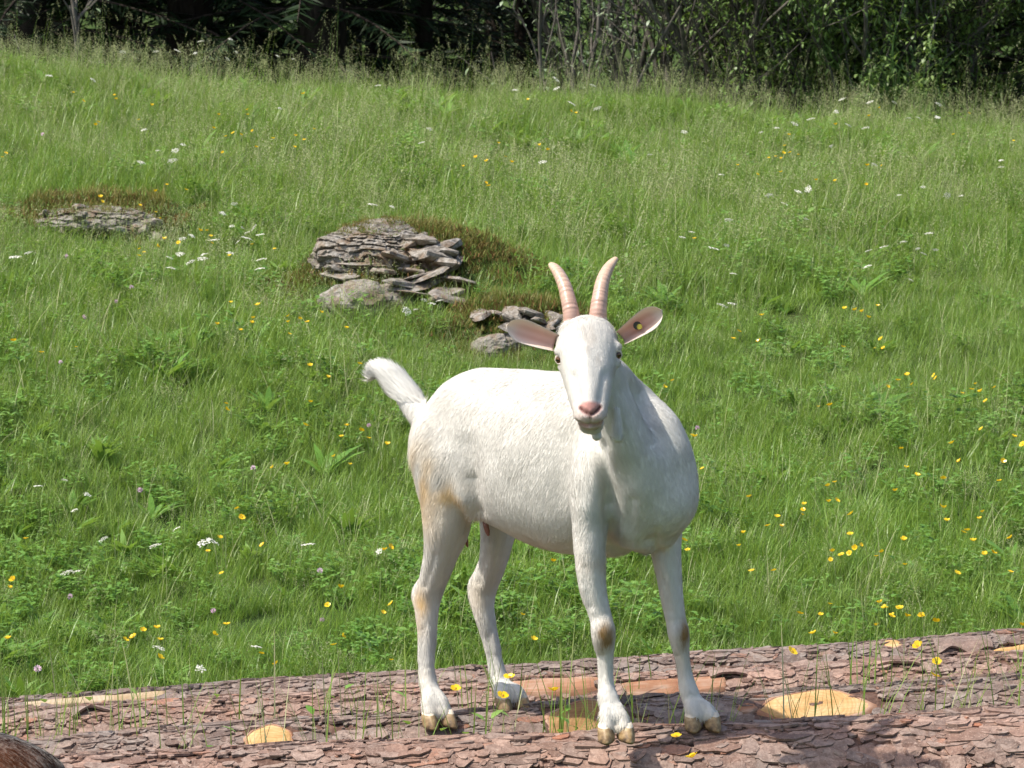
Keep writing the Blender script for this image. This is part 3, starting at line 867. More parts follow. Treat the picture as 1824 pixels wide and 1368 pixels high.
def build_goat():
    g = empty('goat', B(0.28, 0, 0.40))
    off = Matrix.Translation(-g.location)
    V, F = goat_body_raw(True)
    body = remeshed('body', V, F)
    relax(body, body_weight, 150)
    goat_detail(body)
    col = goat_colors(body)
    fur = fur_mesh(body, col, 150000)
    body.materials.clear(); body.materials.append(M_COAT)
    body.polygons.foreach_set('use_smooth', np.ones(len(body.polygons), dtype=bool))
    body.polygons.foreach_set('material_index', np.zeros(len(body.polygons), dtype=np.int32))
    def put(name, me, transform=True):
        me.transform(off)
        return mk_obj(name, me, g)
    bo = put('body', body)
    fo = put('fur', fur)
    fo.parent = bo
    put('horn', horn([(1019, 576, 7.635, 15.5), (1017, 556, 7.64, 14.5), (1012, 532, 7.655, 13.2), (1006, 510, 7.675, 12), (997, 490, 7.70, 10.3), (988, 477, 7.72, 8), (981, 471, 7.732, 4.5)], 4))
    put('horn', horn([(1065, 570, 7.635, 16), (1066, 550, 7.64, 15), (1069, 526, 7.655, 13.6), (1073, 503, 7.675, 12.2), (1080, 484, 7.70, 10.2), (1089, 470, 7.72, 8), (1097, 461, 7.732, 4.8)], 9))
    em, nr, ax = ear_mesh(U(988, 611, 7.615), U(901, 579, 7.60), Vector((0.25, 0.1, 1)), 0.020, 22.5 * PXM(7.6), 0.5)
    put('ear', em)
    em, nr, ax = ear_mesh(U(1108, 601, 7.615), U(1180, 552, 7.60), Vector((-0.5, 0.1, 1)), 0.021, 22.5 * PXM(7.6), 0.8, (0.72, 0.40, 0.31))
    ear2 = put('ear', em)
    ear2['label'] = 'ear with a small yellow tag, pink inside'
    # tag
    bm = bmesh.new()
    bmesh.ops.create_cone(bm, cap_ends=True, segments=14, radius1=0.006, radius2=0.0055, depth=0.004)
    me = bpy.data.meshes.new('ear_tag'); bm.to_mesh(me); bm.free()
    me.materials.append(M_TAG)
    me.transform(Matrix.Translation(U(1139, 582, 7.600)) @ nr.to_track_quat('Z', 'Y').to_matrix().to_4x4())
    t = put('ear_tag', me); t.parent = ear2
    bm = bmesh.new()
    bmesh.ops.create_cone(bm, cap_ends=True, segments=12, radius1=0.0088, radius2=0.008, depth=0.003)
    me = bpy.data.meshes.new('ear_tag_backing'); bm.to_mesh(me); bm.free()
    me.materials.append(M_TAGB)
    me.transform(Matrix.Translation(U(1135, 580, 7.603)) @ nr.to_track_quat('Z', 'Y').to_matrix().to_4x4())
    t = put('ear_tag_backing', me); t.parent = ear2
    # eyes
    for a, b, c, sx in ((1000, 640, 7.570, -1), (1096.5, 632, 7.576, 1)):
        bm = bmesh.new()
        bmesh.ops.create_uvsphere(bm, u_segments=24, v_segments=16, radius=0.0122)
        me = bpy.data.meshes.new('eye'); bm.to_mesh(me); bm.free()
        me.materials.append(M_EYE)
        me.polygons.foreach_set('use_smooth', np.ones(len(me.polygons), dtype=bool))
        e = mk_obj('eye', me, g, U(a, b, c) - g.location)
        e.rotation_euler = (0.15, 0.0, sx * math.radians(50))
        # lids: two tapering folds of skin over the ball
        up = [(-11, 3), (-6, -7), (2, -9.5), (10, -4), (14, 3)] if sx < 0 else [(-14, 3), (-10, -4), (-2, -9.5), (6, -7), (11, 3)]
        lo = [(-11, 3), (-5, 8), (2, 9), (9, 6), (14, 3)] if sx < 0 else [(-14, 3), (-9, 6), (-2, 9), (5, 8), (11, 3)]
        for arc, rr in ((up, 4.2), (lo, 2.8)):
            pts = []
            for dx, dy in arc:
                dep = c - 0.0095 + 0.0009 * abs(dx + 2 * sx) * (1.1 if dx * sx > 0 else 0.35)
                pts.append(U(a + dx * 0.85 + sx * 1.0, b + dy * 0.85, dep))
            q = rr * PXM(c)
            V, F = loft(*catmull(pts, [(q * 0.5, q * 0.5), (q, q), (q, q), (q, q), (q * 0.5, q * 0.5)], 5), Vector((0, 1, 0)), 10)
            lm = mk_mesh('eyelid', V, F, M_LID, True)
            put('eyelid', lm)
    # hooves: two toes each
    tm = toe_mesh()
    for k, (a, b, c, rz, dz) in HOOVES.items():
        p = U(a, b, c) - g.location
        hd = math.radians(8) if k in ('RF', 'LF') else math.radians(24)
        for s in (-1, 1):
            ang = hd + s * 0.16
            o = mk_obj('hoof', tm, g)
            o.rotation_euler = (math.radians(6), s * 0.10, ang)
            o.location = p + Vector((math.cos(hd) * 0.0185 * s, math.sin(hd) * 0.0185 * s, 0))
            o.scale = (1.18, 1.15, 0.80)
    # dew claws
    # udder teat
    for a, b, c, r in ((868, 946, 8.17, 4.6), (831, 966, 8.30, 3.6)):
        q = r * PXM(c)
        V, F = loft([U(a - 4, b - 18, c), U(a - 2, b - 8, c), U(a, b, c), U(a + 2, b + 8, c)], [(q * 1.1, q * 1.1), (q * 1.1, q * 1.1), (q, q), (q * 0.5, q * 0.5)], Vector((0, 1, 0)), 10)
        put('teat', mk_mesh('teat', V, F, M_TEAT, True))
    tag(g, 'white goat with two ringed horns standing on the logs facing the camera', 'goat')
    return g
goat = build_goat()
def build_brown_goat():
    """the other goat, standing before the logs: only its back comes into the picture"""
    V, F = goat_body_raw(False)
    body = remeshed('body', V, F, 0.006, 4)
    relax(body, body_weight, 50)
    col = goat_colors(body, True)
    fur = fur_mesh(body, col, 60000, 8, True)
    body.materials.clear(); body.materials.append(M_COAT)
    body.polygons.foreach_set('use_smooth', np.ones(len(body.polygons), dtype=bool))
    body.polygons.foreach_set('material_index', np.zeros(len(body.polygons), dtype=np.int32))
    piv = B(0.0, 0, 0.40)
    T = Matrix.Translation(-piv)
    g = empty('goat', (-0.83, 5.97, 0.0), (0, 0, math.radians(180 + 15) - HEAD))
    body.transform(T); fur.transform(T)
    bo = mk_obj('body', body, g); fo = mk_obj('fur', fur, bo)
    for pts, sd in (([(1019, 576, 7.635, 15.5), (1012, 532, 7.655, 13.2), (997, 490, 7.70, 10.3), (981, 471, 7.732, 4.5)], 5), ([(1065, 570, 7.635, 16), (1069, 526, 7.655, 13.6), (1080, 484, 7.70, 10.2), (1097, 461, 7.732, 4.8)], 6)):
        h = horn(pts, sd); h.transform(T); mk_obj('horn', h, g)
    tm = toe_mesh()
    for k, (a, b, c, rz, dz) in HOOVES.items():
        for s_ in (-1, 1):
            o = mk_obj('hoof', tm, g, U(a, b, c) - piv + Vector((0.0185 * s_, 0, 0)))
    tag(g, 'dark brown goat, only its rounded back showing in the bottom left corner', 'goat')
build_brown_goat()
# ------------------------------------------------------------------ felled logs
def bark_material(name, tone, core=False):
    N = NT(name)
    geo = N.n('ShaderNodeNewGeometry'); oi = N.n('ShaderNodeObjectInfo'); tc = N.n('ShaderNodeTexCoord')
    pos = geo.outputs['Position']
    r = N.math('FRACT', N.math('ADD', geo.outputs['Random Per Island'], oi.outputs['Random']))
    a = N.noise(pos, 9.0, 4); b = N.noise(pos, 75.0, 5, 0.6); f = N.noise(pos, 240.0, 3)
    if core:
        c = N.ramp(b.outputs[0], [(0.25, (0.035, 0.018, 0.012)), (0.5, (0.10, 0.052, 0.036)), (0.75, (0.19, 0.125, 0.095))])
    else:
        c = N.ramp(r, [(0.0, (0.10, 0.062, 0.048)), (0.2, (0.165, 0.108, 0.085)), (0.45, (0.235, 0.155, 0.122)), (0.65, (0.205, 0.165, 0.145)), (0.82, (0.31, 0.215, 0.172)), (0.93, (0.25, 0.195, 0.165)), (1.0, (0.26, 0.11, 0.06))])
        grey = N.ramp(a.outputs[0], [(0.42, (0, 0, 0)), (0.68, (1, 1, 1))])
        c = N.mix(N.math('MULTIPLY', grey, 0.55), c, (0.20, 0.178, 0.162))
        dk = N.ramp(b.outputs[0], [(0.40, (0, 0, 0)), (0.66, (1, 1, 1))])
        c = N.mix(N.math('MULTIPLY', dk, 0.65), c, (0.085, 0.052, 0.04), 'MIX')
        lich = N.ramp(f.outputs[0], [(0.56, (0, 0, 0)), (0.70, (1, 1, 1))])
        c = N.mix(N.math('MULTIPLY', lich, 0.5), c, (0.38, 0.31, 0.265))
    c = N.mix(1.0, c, tone, 'MULTIPLY')
    h = N.math('ADD', b.outputs[0], N.math('MULTIPLY', f.outputs[0], 0.4))
    p = N.pbsdf(c, 0.6, 0.30, h, 0.55, 0.004)
    return N.done(p.outputs[0])
def wood_material(name, cols, ring=190.0, split=0.0):
    """cut wood: growth rings round the local Z axis, saw marks, fine checks"""
    N = NT(name)
    tc = N.n('ShaderNodeTexCoord')
    nz = N.noise(tc.outputs['Object'], 14.0, 4)
    sp = N.n('ShaderNodeSeparateXYZ'); N.l(tc.outputs['Object'], sp.inputs[0])
    r = N.math('SQRT', N.math('ADD', N.math('POWER', sp.outputs[0], 2.0), N.math('POWER', sp.outputs[1], 2.0)))
    rr = N.math('ADD', r, N.math('MULTIPLY', nz.outputs[0], 0.045))
    wv = N.math('SINE', N.math('MULTIPLY', rr, ring * 3.1))
    st = N.n('ShaderNodeMapping'); st.inputs['Scale'].default_value = (9, 150, 60)
    N.l(tc.outputs['Object'], st.inputs[0])
    saw = N.noise(st.outputs[0], 1.6, 3)
    base = N.ramp(N.math('ADD', N.math('MULTIPLY', nz.outputs[0], 0.75), N.math('MULTIPLY', saw.outputs[0], 0.35)), [(0.30, cols[0]), (0.52, cols[1]), (0.72, cols[2])])
    c = N.mix(N.math('MULTIPLY', N.math('ADD', N.math('MULTIPLY', wv, 0.5), 0.5), 0.24), base, cols[0])
    p = N.pbsdf(c, 0.65, 0.2, N.math('ADD', saw.outputs[0], N.math('MULTIPLY', wv, 0.15)), 0.35, 0.003)
    return N.done(p.outputs[0])
M_CORE = bark_material('bark_under', (1, 1, 1), True)
M_BARK = bark_material('bark_scale', (1.22, 1.13, 1.08))
M_BARKG = bark_material('bark_scale_grey', (1.0, 1.03, 1.04))
M_WOOD = wood_material('cut_wood', [(0.30, 0.15, 0.05), (0.50, 0.31, 0.13), (0.60, 0.43, 0.23)])
M_WOODD = wood_material('cut_wood_weathered', [(0.14, 0.075, 0.03), (0.27, 0.15, 0.06), (0.36, 0.22, 0.10)])
M_GREYW = wood_material('bare_grey_wood', [(0.26, 0.17, 0.09), (0.36, 0.27, 0.17), (0.44, 0.36, 0.26)])
M_BAST = wood_material('bare_inner_bark', [(0.18, 0.075, 0.04), (0.32, 0.165, 0.095), (0.43, 0.31, 0.235)], 30.0)


def plate_mesh(seed, R, L=0.06, Wd=0.042):
    """one flake of bark: ragged polygon, domed, thin, curved to the log; local x along the log, y round it, z out"""
    rng = random.Random(seed)
    n = rng.choice((9, 10, 11, 12))
    ang = sorted((2 * math.pi * (k + rng.uniform(-0.3, 0.3)) / n) for k in range(n))
    out = []
    for a in ang:
        k = rng.uniform(0.74, 1.15)
        x, y = math.cos(a), math.sin(a)
        q = (abs(x) ** 2.3 + abs(y) ** 2.3) ** (1 / 2.3)
        out.append((x / q * L / 2 * k, y / q * Wd / 2 * k))
    V = []
    th = 0.0022
    n2 = None
    curve = lambda y: -(y * y) / (2 * R)
    for x, y in out: V.append((x * 0.98, y * 0.98, curve(y) - 0.004))
    for x, y in out: V.append((x, y, curve(y) + th * rng.uniform(0.45, 1.0)))
    for x, y in out: V.append((x * 0.66, y * 0.66, curve(y * 0.66) + th * rng.uniform(0.35, 0.95)))
    V.append((rng.uniform(-.2, .2) * L, rng.uniform(-.2, .2) * Wd, th * rng.uniform(0.3, 0.8)))
    F = []
    for k in range(n):
        k2 = (k + 1) % n
        F.append((k, k2, n + k2, n + k))
        F.append((n + k, n + k2, 2 * n + k2, 2 * n + k))
        F.append((2 * n + k, 2 * n + k2, 3 * n))
    return V, F

def make_log(name, pA, pB, R, R2, label, seed, mat, n_obj, plate_L, plate_W, bare=(), knots=(), flaps=(), s_view=(-1.35, 1.35)):
    """pA, pB: axis end points. bare / knots given by photo pixels on the log"""
    rng = random.Random(seed); nrng = np.random.default_rng(seed)
    pA, pB = Vector(pA), Vector(pB)
    ax = (pB - pA); L = ax.length; ax.normalize()
    yl = ZU.cross(ax).normalized()        # away from the camera
    zl = ax.cross(yl).normalized()
    M = Matrix((ax, yl, zl)).transposed().to_4x4()
    mid = (pA + pB) / 2
    M.translation = mid
    Mi = M.inverted()
    root = bpy.data.objects.new(name, None); root.empty_display_size = 0.1
    root.matrix_world = M
    COL.objects.link(root)
    def rad(s, a):
        t = s / L + 0.5
        base = R * (1 - t) + R2 * t
        p = Vector((s * 1.3, math.cos(a) * 1.2, math.sin(a) * 1.2 + seed))
        return base * (1 + 0.07 * mnoise.noise(p * 1.1) + 0.035 * mnoise.noise(p * 4.0) + 0.012 * mnoise.noise(p * 11.0))
    def pt(s, a, lift=0.0):
        r = rad(s, a) + lift
        return Vector((s, r * math.cos(a), r * math.sin(a)))
    # core
    ns, na = 230, 56
    ss = np.concatenate([np.linspace(-L / 2, s_view[0] - 0.3, 30, endpoint=False), np.linspace(s_view[0] - 0.3, s_view[1] + 0.3, ns - 60, endpoint=False), np.linspace(s_view[1] + 0.3, L / 2, 30)])
    V, F, FM = [], [], []
    for s in ss:
        for k in range(na):
            a = 2 * math.pi * k / na
            p = Vector((s * 14, math.cos(a) * 4 * 1.5, math.sin(a) * 4 * 1.5))
            V.append(pt(s, a, 0.004 * mnoise.noise(p * 1.2) + 0.0025 * mnoise.noise(p * 3.3)))
    n = len(ss)
    for i in range(n - 1):
        for k in range(na):
            k2 = (k + 1) % na
            F.append((i * na + k, i * na + k2, (i + 1) * na + k2, (i + 1) * na + k)); FM.append(0)
    F.append(tuple(range(na))[::-1]); F.append(tuple(range((n - 1) * na, n * na))); FM += [1, 1]
    me = mk_mesh('trunk', V, F, [M_CORE, M_WOODD], True, FM)
    mk_obj('trunk', me, root)
    # where pixels fall on the log
    org = Vector((0, 0, CAM_H))
    def hit(px, py):
        d = Vector(ray(px, py)).normalized()
        o = Mi @ org; dl = (Mi.to_3x3() @ d)
        t = 5.0
        for _ in range(4000):
            q = o + dl * t
            r = math.hypot(q.y, q.z); a = math.atan2(q.z, q.y)
            if abs(q.x) < L / 2 and r < rad(q.x, a) + 0.004:
                return q.x, a
            t += 0.0025
            if t > 12: return None
        return None
    keepout = []
    # bare strips, follow the surface
    for (x0, y0, x1, y1, m_) in bare:
        h0, h1 = hit(x0, y0), hit(x1, y1)
        if h0 is None or h1 is None:
            print('bare patch misses', name, x0, y0, h0, h1); continue
        s0, s1 = sorted((h0[0], h1[0])); a0, a1 = sorted((h0[1], h1[1]))
        V, F = [], []
        gi, gj = 40, 9
        for i in range(gi):
            for j in range(gj):
                s = s0 + (s1 - s0) * i / (gi - 1)
                e = math.sin(math.pi * i / (gi - 1)) ** 0.35
                wob = 0.18 * mnoise.noise(Vector((s * 25, j * 0.9, seed)))
                a = (a0 + a1) / 2 + (a1 - a0) * (j / (gj - 1) - 0.5) * (0.45 + 0.55 * e) * (1 + wob)
                edge = (j in (0, gj - 1)) or (i in (0, gi - 1))
                V.append(pt(s, a, -0.006 if edge else 0.0065 + 0.002 * mnoise.noise(Vector((s * 6, a * 40, 1)))))
        for i in range(gi - 1):
            for j in range(gj - 1):
                q = i * gj + j
                F.append((q, q + gj, q + gj + 1, q + 1))
        mk_obj('bare_patch', mk_mesh('bare_patch', V, F, m_, True), root)
        keepout.append((s0, s1, a0, a1))
    # loose strips of bark standing off the wood
    for (x0, y0, x1, y1) in flaps:
        h0, h1 = hit(x0, y0), hit(x1, y1)
        if h0 is None or h1 is None:
            print('flap misses', name, x0, y0, h0, h1); continue
        s0, s1 = sorted((h0[0], h1[0])); a0, a1 = sorted((h0[1], h1[1]))
        V, F = [], []
        gi, gj = 26, 6
        for lay in (0, 1):
            for i in range(gi):
                for j in range(gj):
                    s = s0 + (s1 - s0) * i / (gi - 1)
                    ed = 1 + 0.35 * mnoise.noise(Vector((s * 22, seed + 3.1, 0.2)))
                    # j = 0 is the edge nearer the ground on the camera side (larger angle)
                    a = a0 + (a1 - a0) * (1 - j / (gj - 1)) * ed
                    up = 0.003 + 0.011 * (1 - j / (gj - 1)) ** 1.3 * math.sin(math.pi * (0.1 + 0.8 * i / (gi - 1))) + 0.003 * mnoise.noise(Vector((s * 30, j * 2.0, 5)))
                    V.append(pt(s, a, up + (0.006 if lay == 0 else 0.0)))
        K = gi * gj
        for i in range(gi - 1):
            for j in range(gj - 1):
                q = i * gj + j
                F.append((q, q + 1, q + gj + 1, q + gj)); F.append((K + q, K + q + gj, K + q + gj + 1, K + q + 1))
        for i in range(gi - 1):
            q = i * gj
            F.append((q, q + gj, K + q + gj, K + q))
            q2 = q + gj - 1
            F.append((q2 + gj, q2, K + q2, K + q2 + gj))
        for q in (0, (gi - 1) * gj):
            for j in range(gj - 1): F.append((q + j, q + j + 1, K + q + j + 1, K + q + j))
        mk_obj('loose_bark', mk_mesh('loose_bark', V, F, mat), root)
    # knots: sawn branch stubs
    for (px, py, rx, ry, m_, stub) in knots:
        h = hit(px, py)
        if h is None:
            print('knot misses', name, px, py); continue
        s, a = h
        c = pt(s, a)
        nrm = Vector((0, math.cos(a), math.sin(a)))
        tx = Vector((1, 0, 0)); ty = nrm.cross(tx).normalized()
        B3 = Matrix((tx, ty, nrm)).transposed().to_4x4(); B3.translation = c
        seg = 30
        rj = [1 + 0.22 * mnoise.noise(Vector((math.cos(2 * math.pi * k / seg) * 1.5, math.sin(2 * math.pi * k / seg) * 1.5, px * 0.1))) for k in range(seg)]
        V, F = [], []
        rings_ = [(1.0, 0.004 + stub), (0.95, 0.0065 + stub), (0.6, 0.0062 + stub), (0.3, 0.006 + stub)]
        for q, z in rings_:
            for k in range(seg):
                th = 2 * math.pi * k / seg
                V.append((rx * q * rj[k] * math.cos(th), ry * q * rj[k] * math.sin(th), z + 0.001 * mnoise.noise(Vector((k, q * 9, px)))))
        V.append((0.1 * rx, 0, 0.006 + stub))
        for i in range(3):
            for k in range(seg):
                k2 = (k + 1) % seg
                F.append((i * seg + k, i * seg + k2, (i + 1) * seg + k2, (i + 1) * seg + k))
        for k in range(seg): F.append((3 * seg + k, 3 * seg + (k + 1) % seg, 4 * seg))
        ko = mk_obj('sawn_knot', mk_mesh('sawn_knot', V, F, m_, True), root)
        ko.matrix_local = B3
        V, F = [], []
        prof = [(1.42, -0.035), (1.2, -0.004 + stub), (1.08, 0.0035 + stub), (1.0, 0.0062 + stub), (0.97, 0.002 + stub)]
        for q, z in prof:
            for k in range(seg):
                th = 2 * math.pi * k / seg
                V.append((rx * q * rj[k] * math.cos(th), ry * q * rj[k] * math.sin(th), z + (0.004 * mnoise.noise(Vector((k * 0.7, q * 9, px))) if q > 1.02 else 0)))
        for i in range(len(prof) - 1):
            for k in range(seg):
                k2 = (k + 1) % seg
                F.append((i * seg + k, i * seg + k2, (i + 1) * seg + k2, (i + 1) * seg + k))
        rim = mk_obj('knot_collar', mk_mesh('knot_collar', V, F, M_BAST, True), ko)
        keepout.append((s - rx * 1.25, s + rx * 1.25, a - ry * 1.25 / R, a + ry * 1.25 / R))
    # bark scales
    protos = [plate_mesh(seed * 100 + k, R, plate_L * random.Random(k + seed).uniform(0.75, 1.3), plate_W * random.Random(k * 3 + seed).uniform(0.75, 1.3)) for k in range(14)]
    pm = [mk_mesh('bark_scale', v, f, mat, True) for v, f in protos]
    for m_ in pm:
        m_.polygons.foreach_set('use_smooth', np.zeros(len(m_.polygons), dtype=bool))
    cand = []
    stepA = plate_W * 0.56 / R
    a = math.radians(-18)
    row = 0
    while a < math.radians(205):
        s = -L / 2 + rng.uniform(0, plate_L)
        while s < L / 2:
            inview = s_view[0] < s < s_view[1]
            s += plate_L * rng.uniform(0.45, 0.85) * (1.0 if inview else 1.5)
            aa = a + rng.uniform(-0.45, 0.45) * stepA
            if any(k0 <= s <= k1 and b0 <= aa <= b1 for k0, k1, b0, b1 in keepout): continue
            gap = mnoise.noise(Vector((s * 5, aa * 3, seed * 7.7)))
            if gap > 0.46: continue
            cand.append((s, aa))
        a += stepA
        row += 1
    cam_l = Mi @ org
    def score(c):
        p = pt(*c); nrm = Vector((0, math.cos(c[1]), math.sin(c[1])))
        v = (cam_l - p)
        w_ = M @ p
        px = 912 + w_.x / w_.y * F_PX
        ok = -40 < px < 1864
        return (nrm.dot(v.normalized()) + (0 if ok else -5))
    cand.sort(key=score, reverse=True)
    SV, SF = [], []
    vo = 0
    for i, (s, aa) in enumerate(cand):
        k = rng.randrange(len(pm))
        c = pt(s, aa, 0.0005 + rng.uniform(0, 0.0055))
        nrm = Vector((0, math.cos(aa), math.sin(aa))); tx = Vector((1, 0, 0)); ty = nrm.cross(tx)
        B3 = Matrix((tx, ty, nrm)).transposed().to_4x4()
        spin = Matrix.Rotation(rng.uniform(-0.35, 0.35) + (math.pi if rng.random() < 0.5 else 0), 4, 'Z')
        tilt = Matrix.Rotation(rng.gauss(-0.05, 0.11), 4, 'X') @ Matrix.Rotation(rng.gauss(0, 0.055), 4, 'Y')
        zz = rng.choice((0.5, 0.7, 0.85, 1.0, 1.15, 1.4, 1.7)); sc = Matrix.Diagonal((zz * rng.uniform(0.8, 1.35), zz * rng.uniform(0.75, 1.15), rng.uniform(0.6, 1.3), 1))
        m4 = Matrix.Translation(c) @ B3 @ tilt @ spin @ sc
        if i < n_obj:
            o = bpy.data.objects.new('bark_scale', pm[k])
            COL.objects.link(o); o.parent = root
            o.matrix_local = m4
        else:
            A = np.array(protos[k][0]); mm = np.array(m4)
            SV.append(A @ mm[:3, :3].T + mm[:3, 3])
            SF += [tuple(q + vo for q in f) for f in protos[k][1]]
            vo += len(A)
    # small chips between and on the scales
    for _ in range(1500):
        s = rng.uniform(s_view[0], s_view[1]); aa = rng.uniform(math.radians(30), math.radians(175))
        if any(k0 <= s <= k1 and b0 <= aa <= b1 for k0, k1, b0, b1 in keepout): continue
        k = rng.randrange(len(pm)); c = pt(s, aa, rng.uniform(0.003, 0.008))
        nrm = Vector((0, math.cos(aa), math.sin(aa))); tx = Vector((1, 0, 0)); ty = nrm.cross(tx)
        zz = rng.uniform(0.16, 0.5)
        m4 = Matrix.Translation(c) @ Matrix((tx, ty, nrm)).transposed().to_4x4() @ Matrix.Rotation(rng.gauss(-0.05, 0.2), 4, 'X') @ Matrix.Rotation(rng.uniform(0, 6.28), 4, 'Z') @ Matrix.Diagonal((zz * rng.uniform(0.8, 1.8), zz, rng.uniform(0.5, 1.0), 1))
        A = np.array(protos[k][0]); mm = np.array(m4)
        SV.append(A @ mm[:3, :3].T + mm[:3, 3])
        SF += [tuple(q + vo for q in f) for f in protos[k][1]]
        vo += len(A)
    if SV:
        me = mk_mesh('bark', np.concatenate(SV), SF, mat)
        o = mk_obj('bark', me, root); o['kind'] = 'stuff'
    tag(root, label, 'log', 'felled logs lying side by side')
    LOGS.append((root, hit, pt, M, L, R))
    return root
LOGS = []
def log_through(p0, p1, Ya, Yb, R, x_ext=3.1):
    """axis of a log of radius R whose upper outline runs through two photo pixels at depths Ya, Yb"""
    out = []
    for (px, py), Y in ((p0, Ya), (p1, Yb)):
        d = Vector(ray(px, py)).normalized()
        n = Vector((0, -d.z, d.y)).normalized()
        if n.z < 0: n = -n
        out.append(U(px, py, Y) - n * R)
    a, b = out
    t0 = (-x_ext - a.x) / (b.x - a.x); t1 = (x_ext - a.x) / (b.x - a.x)
    return a + (b - a) * t0, a + (b - a) * t1
RA, RB, RC, RD = 0.19, 0.17, 0.175, 0.13
pa = log_through((100, 1356), (1824, 1269), 7.79, 7.95, RA)
make_log('log', *pa, RA, RA * 1.02, 'front log with pinkish brown flaky bark along the bottom edge of the picture', 1, M_BARK, 300, 0.046, 0.031)
pb = log_through((276, 1303), (1824, 1208), 8.27, 8.43, RB)
make_log('log', *pb, RB, RB * 1.03, 'middle log with a big pale oval sawn knot right of the goat', 2, M_BARKG, 300, 0.036, 0.025,
         bare=((800, 1262, 905, 1275, M_WOOD),),
         knots=((1450, 1258, 0.122, 0.052, M_WOOD, -0.004), (480, 1322, 0.052, 0.05, M_WOOD, 0.0), (1045, 1285, 0.09, 0.07, M_WOODD, -0.004), (1330, 1262, 0.022, 0.016, M_BAST, 0.0)))
pc = log_through((150, 1256), (1824, 1167), 8.60, 8.76, RC)
make_log('log', *pc, RC, RC, 'third log from the front with a long bare orange strip behind the goat\'s legs', 3, M_BARK, 300, 0.034, 0.025,
         bare=((905, 1212, 1080, 1236, M_BAST), (1100, 1214, 1300, 1234, M_BAST), (1286, 1178, 1420, 1195, M_BAST)),
         knots=(), flaps=((1000, 1200, 1240, 1210), (1260, 1196, 1330, 1204), (130, 1262, 200, 1270), (1560, 1180, 1640, 1188)))
pd = log_through((290, 1231), (1824, 1128), 8.86, 9.04, RD)
make_log('log', *pd, RD, RD * 1.05, 'rearmost log against the grass with small round sawn knots on top', 4, M_BARKG, 250, 0.036, 0.025,
         bare=((40, 1250, 300, 1243, M_GREYW), (1765, 1150, 1880, 1180, M_WOOD), (1350, 1150, 1400, 1158, M_BAST)),
         knots=((1300, 1158, 0.036, 0.045, M_WOOD, -0.003), (1590, 1146, 0.022, 0.026, M_WOOD, -0.002)), flaps=((1400, 1146, 1585, 1158), (1660, 1140, 1770, 1160), (870, 1180, 960, 1190)))
# ------------------------------------------------------------------ rock outcrops
def rock_material(name='limestone', tone=(1, 1, 1)):
    N = NT(name)
    geo = N.n('ShaderNodeNewGeometry'); oi = N.n('ShaderNodeObjectInfo')
    a = N.noise(geo.outputs['Position'], 7.0, 5); b = N.noise(geo.outputs['Position'], 38.0, 6, 0.65); f = N.noise(geo.outputs['Position'], 130.0, 3)
    c = N.ramp(b.outputs[0], [(0.30, (0.07, 0.06, 0.05)), (0.46, (0.20, 0.18, 0.155)), (0.62, (0.34, 0.32, 0.29)), (0.8, (0.46, 0.44, 0.41))])
    w_ = N.ramp(a.outputs[0], [(0.45, (0, 0, 0)), (0.7, (1, 1, 1))])
    c = N.mix(N.math('MULTIPLY', w_, 0.45), c, (0.22, 0.17, 0.12))
    li = N.ramp(f.outputs[0], [(0.62, (0, 0, 0)), (0.7, (1, 1, 1))])
    c = N.mix(N.math('MULTIPLY', li, 0.5), c, (0.05, 0.045, 0.04))
    c = N.mix(N.math('MULTIPLY', oi.outputs['Random'], 0.35), c, (0.20, 0.18, 0.16))
    mo = N.noise(geo.outputs['Position'], 13.0, 5, 0.6)
    mm = N.ramp(mo.outputs[0], [(0.50, (0, 0, 0)), (0.60, (1, 1, 1))])
    c = N.mix(N.math('MULTIPLY', mm, 0.55), c, N.ramp(f.outputs[0], [(0.35, (0.085, 0.05, 0.024)), (0.55, (0.17, 0.09, 0.04)), (0.7, (0.12, 0.14, 0.04))]))
    c = N.mix(1.0, c, tone, 'MULTIPLY')
    p = N.pbsdf(c, 0.8, 0.2, N.math('ADD', b.outputs[0], N.math('MULTIPLY', f.outputs[0], 0.4)), 0.9, 0.012)
    return N.done(p.outputs[0])
M_ROCK = rock_material()
M_ROCKD = rock_material('limestone_earthy', (0.42, 0.34, 0.27))
def slab_proto(seed):
    rng = random.Random(seed)
    n = rng.choice((6, 7, 8))
    ang = [2 * math.pi * (k + rng.uniform(-0.32, 0.32)) / n for k in range(n)]
    rr = [rng.uniform(0.72, 1.12) for _ in range(n)]
    V = []
    for lev, (z, q) in enumerate(((-0.5, 0.80), (-0.25, 1.0), (0.2, 0.98), (0.5, 0.78))):
        for k in range(n):
            j = rng.uniform(0.9, 1.1)
            V.append((math.cos(ang[k]) * rr[k] * q * j * 0.5, math.sin(ang[k]) * rr[k] * q * j * 0.5, z + rng.uniform(-0.12, 0.12)))
    F = []
    for i in range(3):
        for k in range(n):
            k2 = (k + 1) % n
            F.append((i * n + k, i * n + k2, (i + 1) * n + k2, (i + 1) * n + k))
    F.append(tuple(range(n))[::-1]); F.append(tuple(range(3 * n, 4 * n)))
    return mk_mesh('stone_slab', V, F, M_ROCK)
ROCK_MOSS = []
SLABS = [slab_proto(500 + k) for k in range(14)]
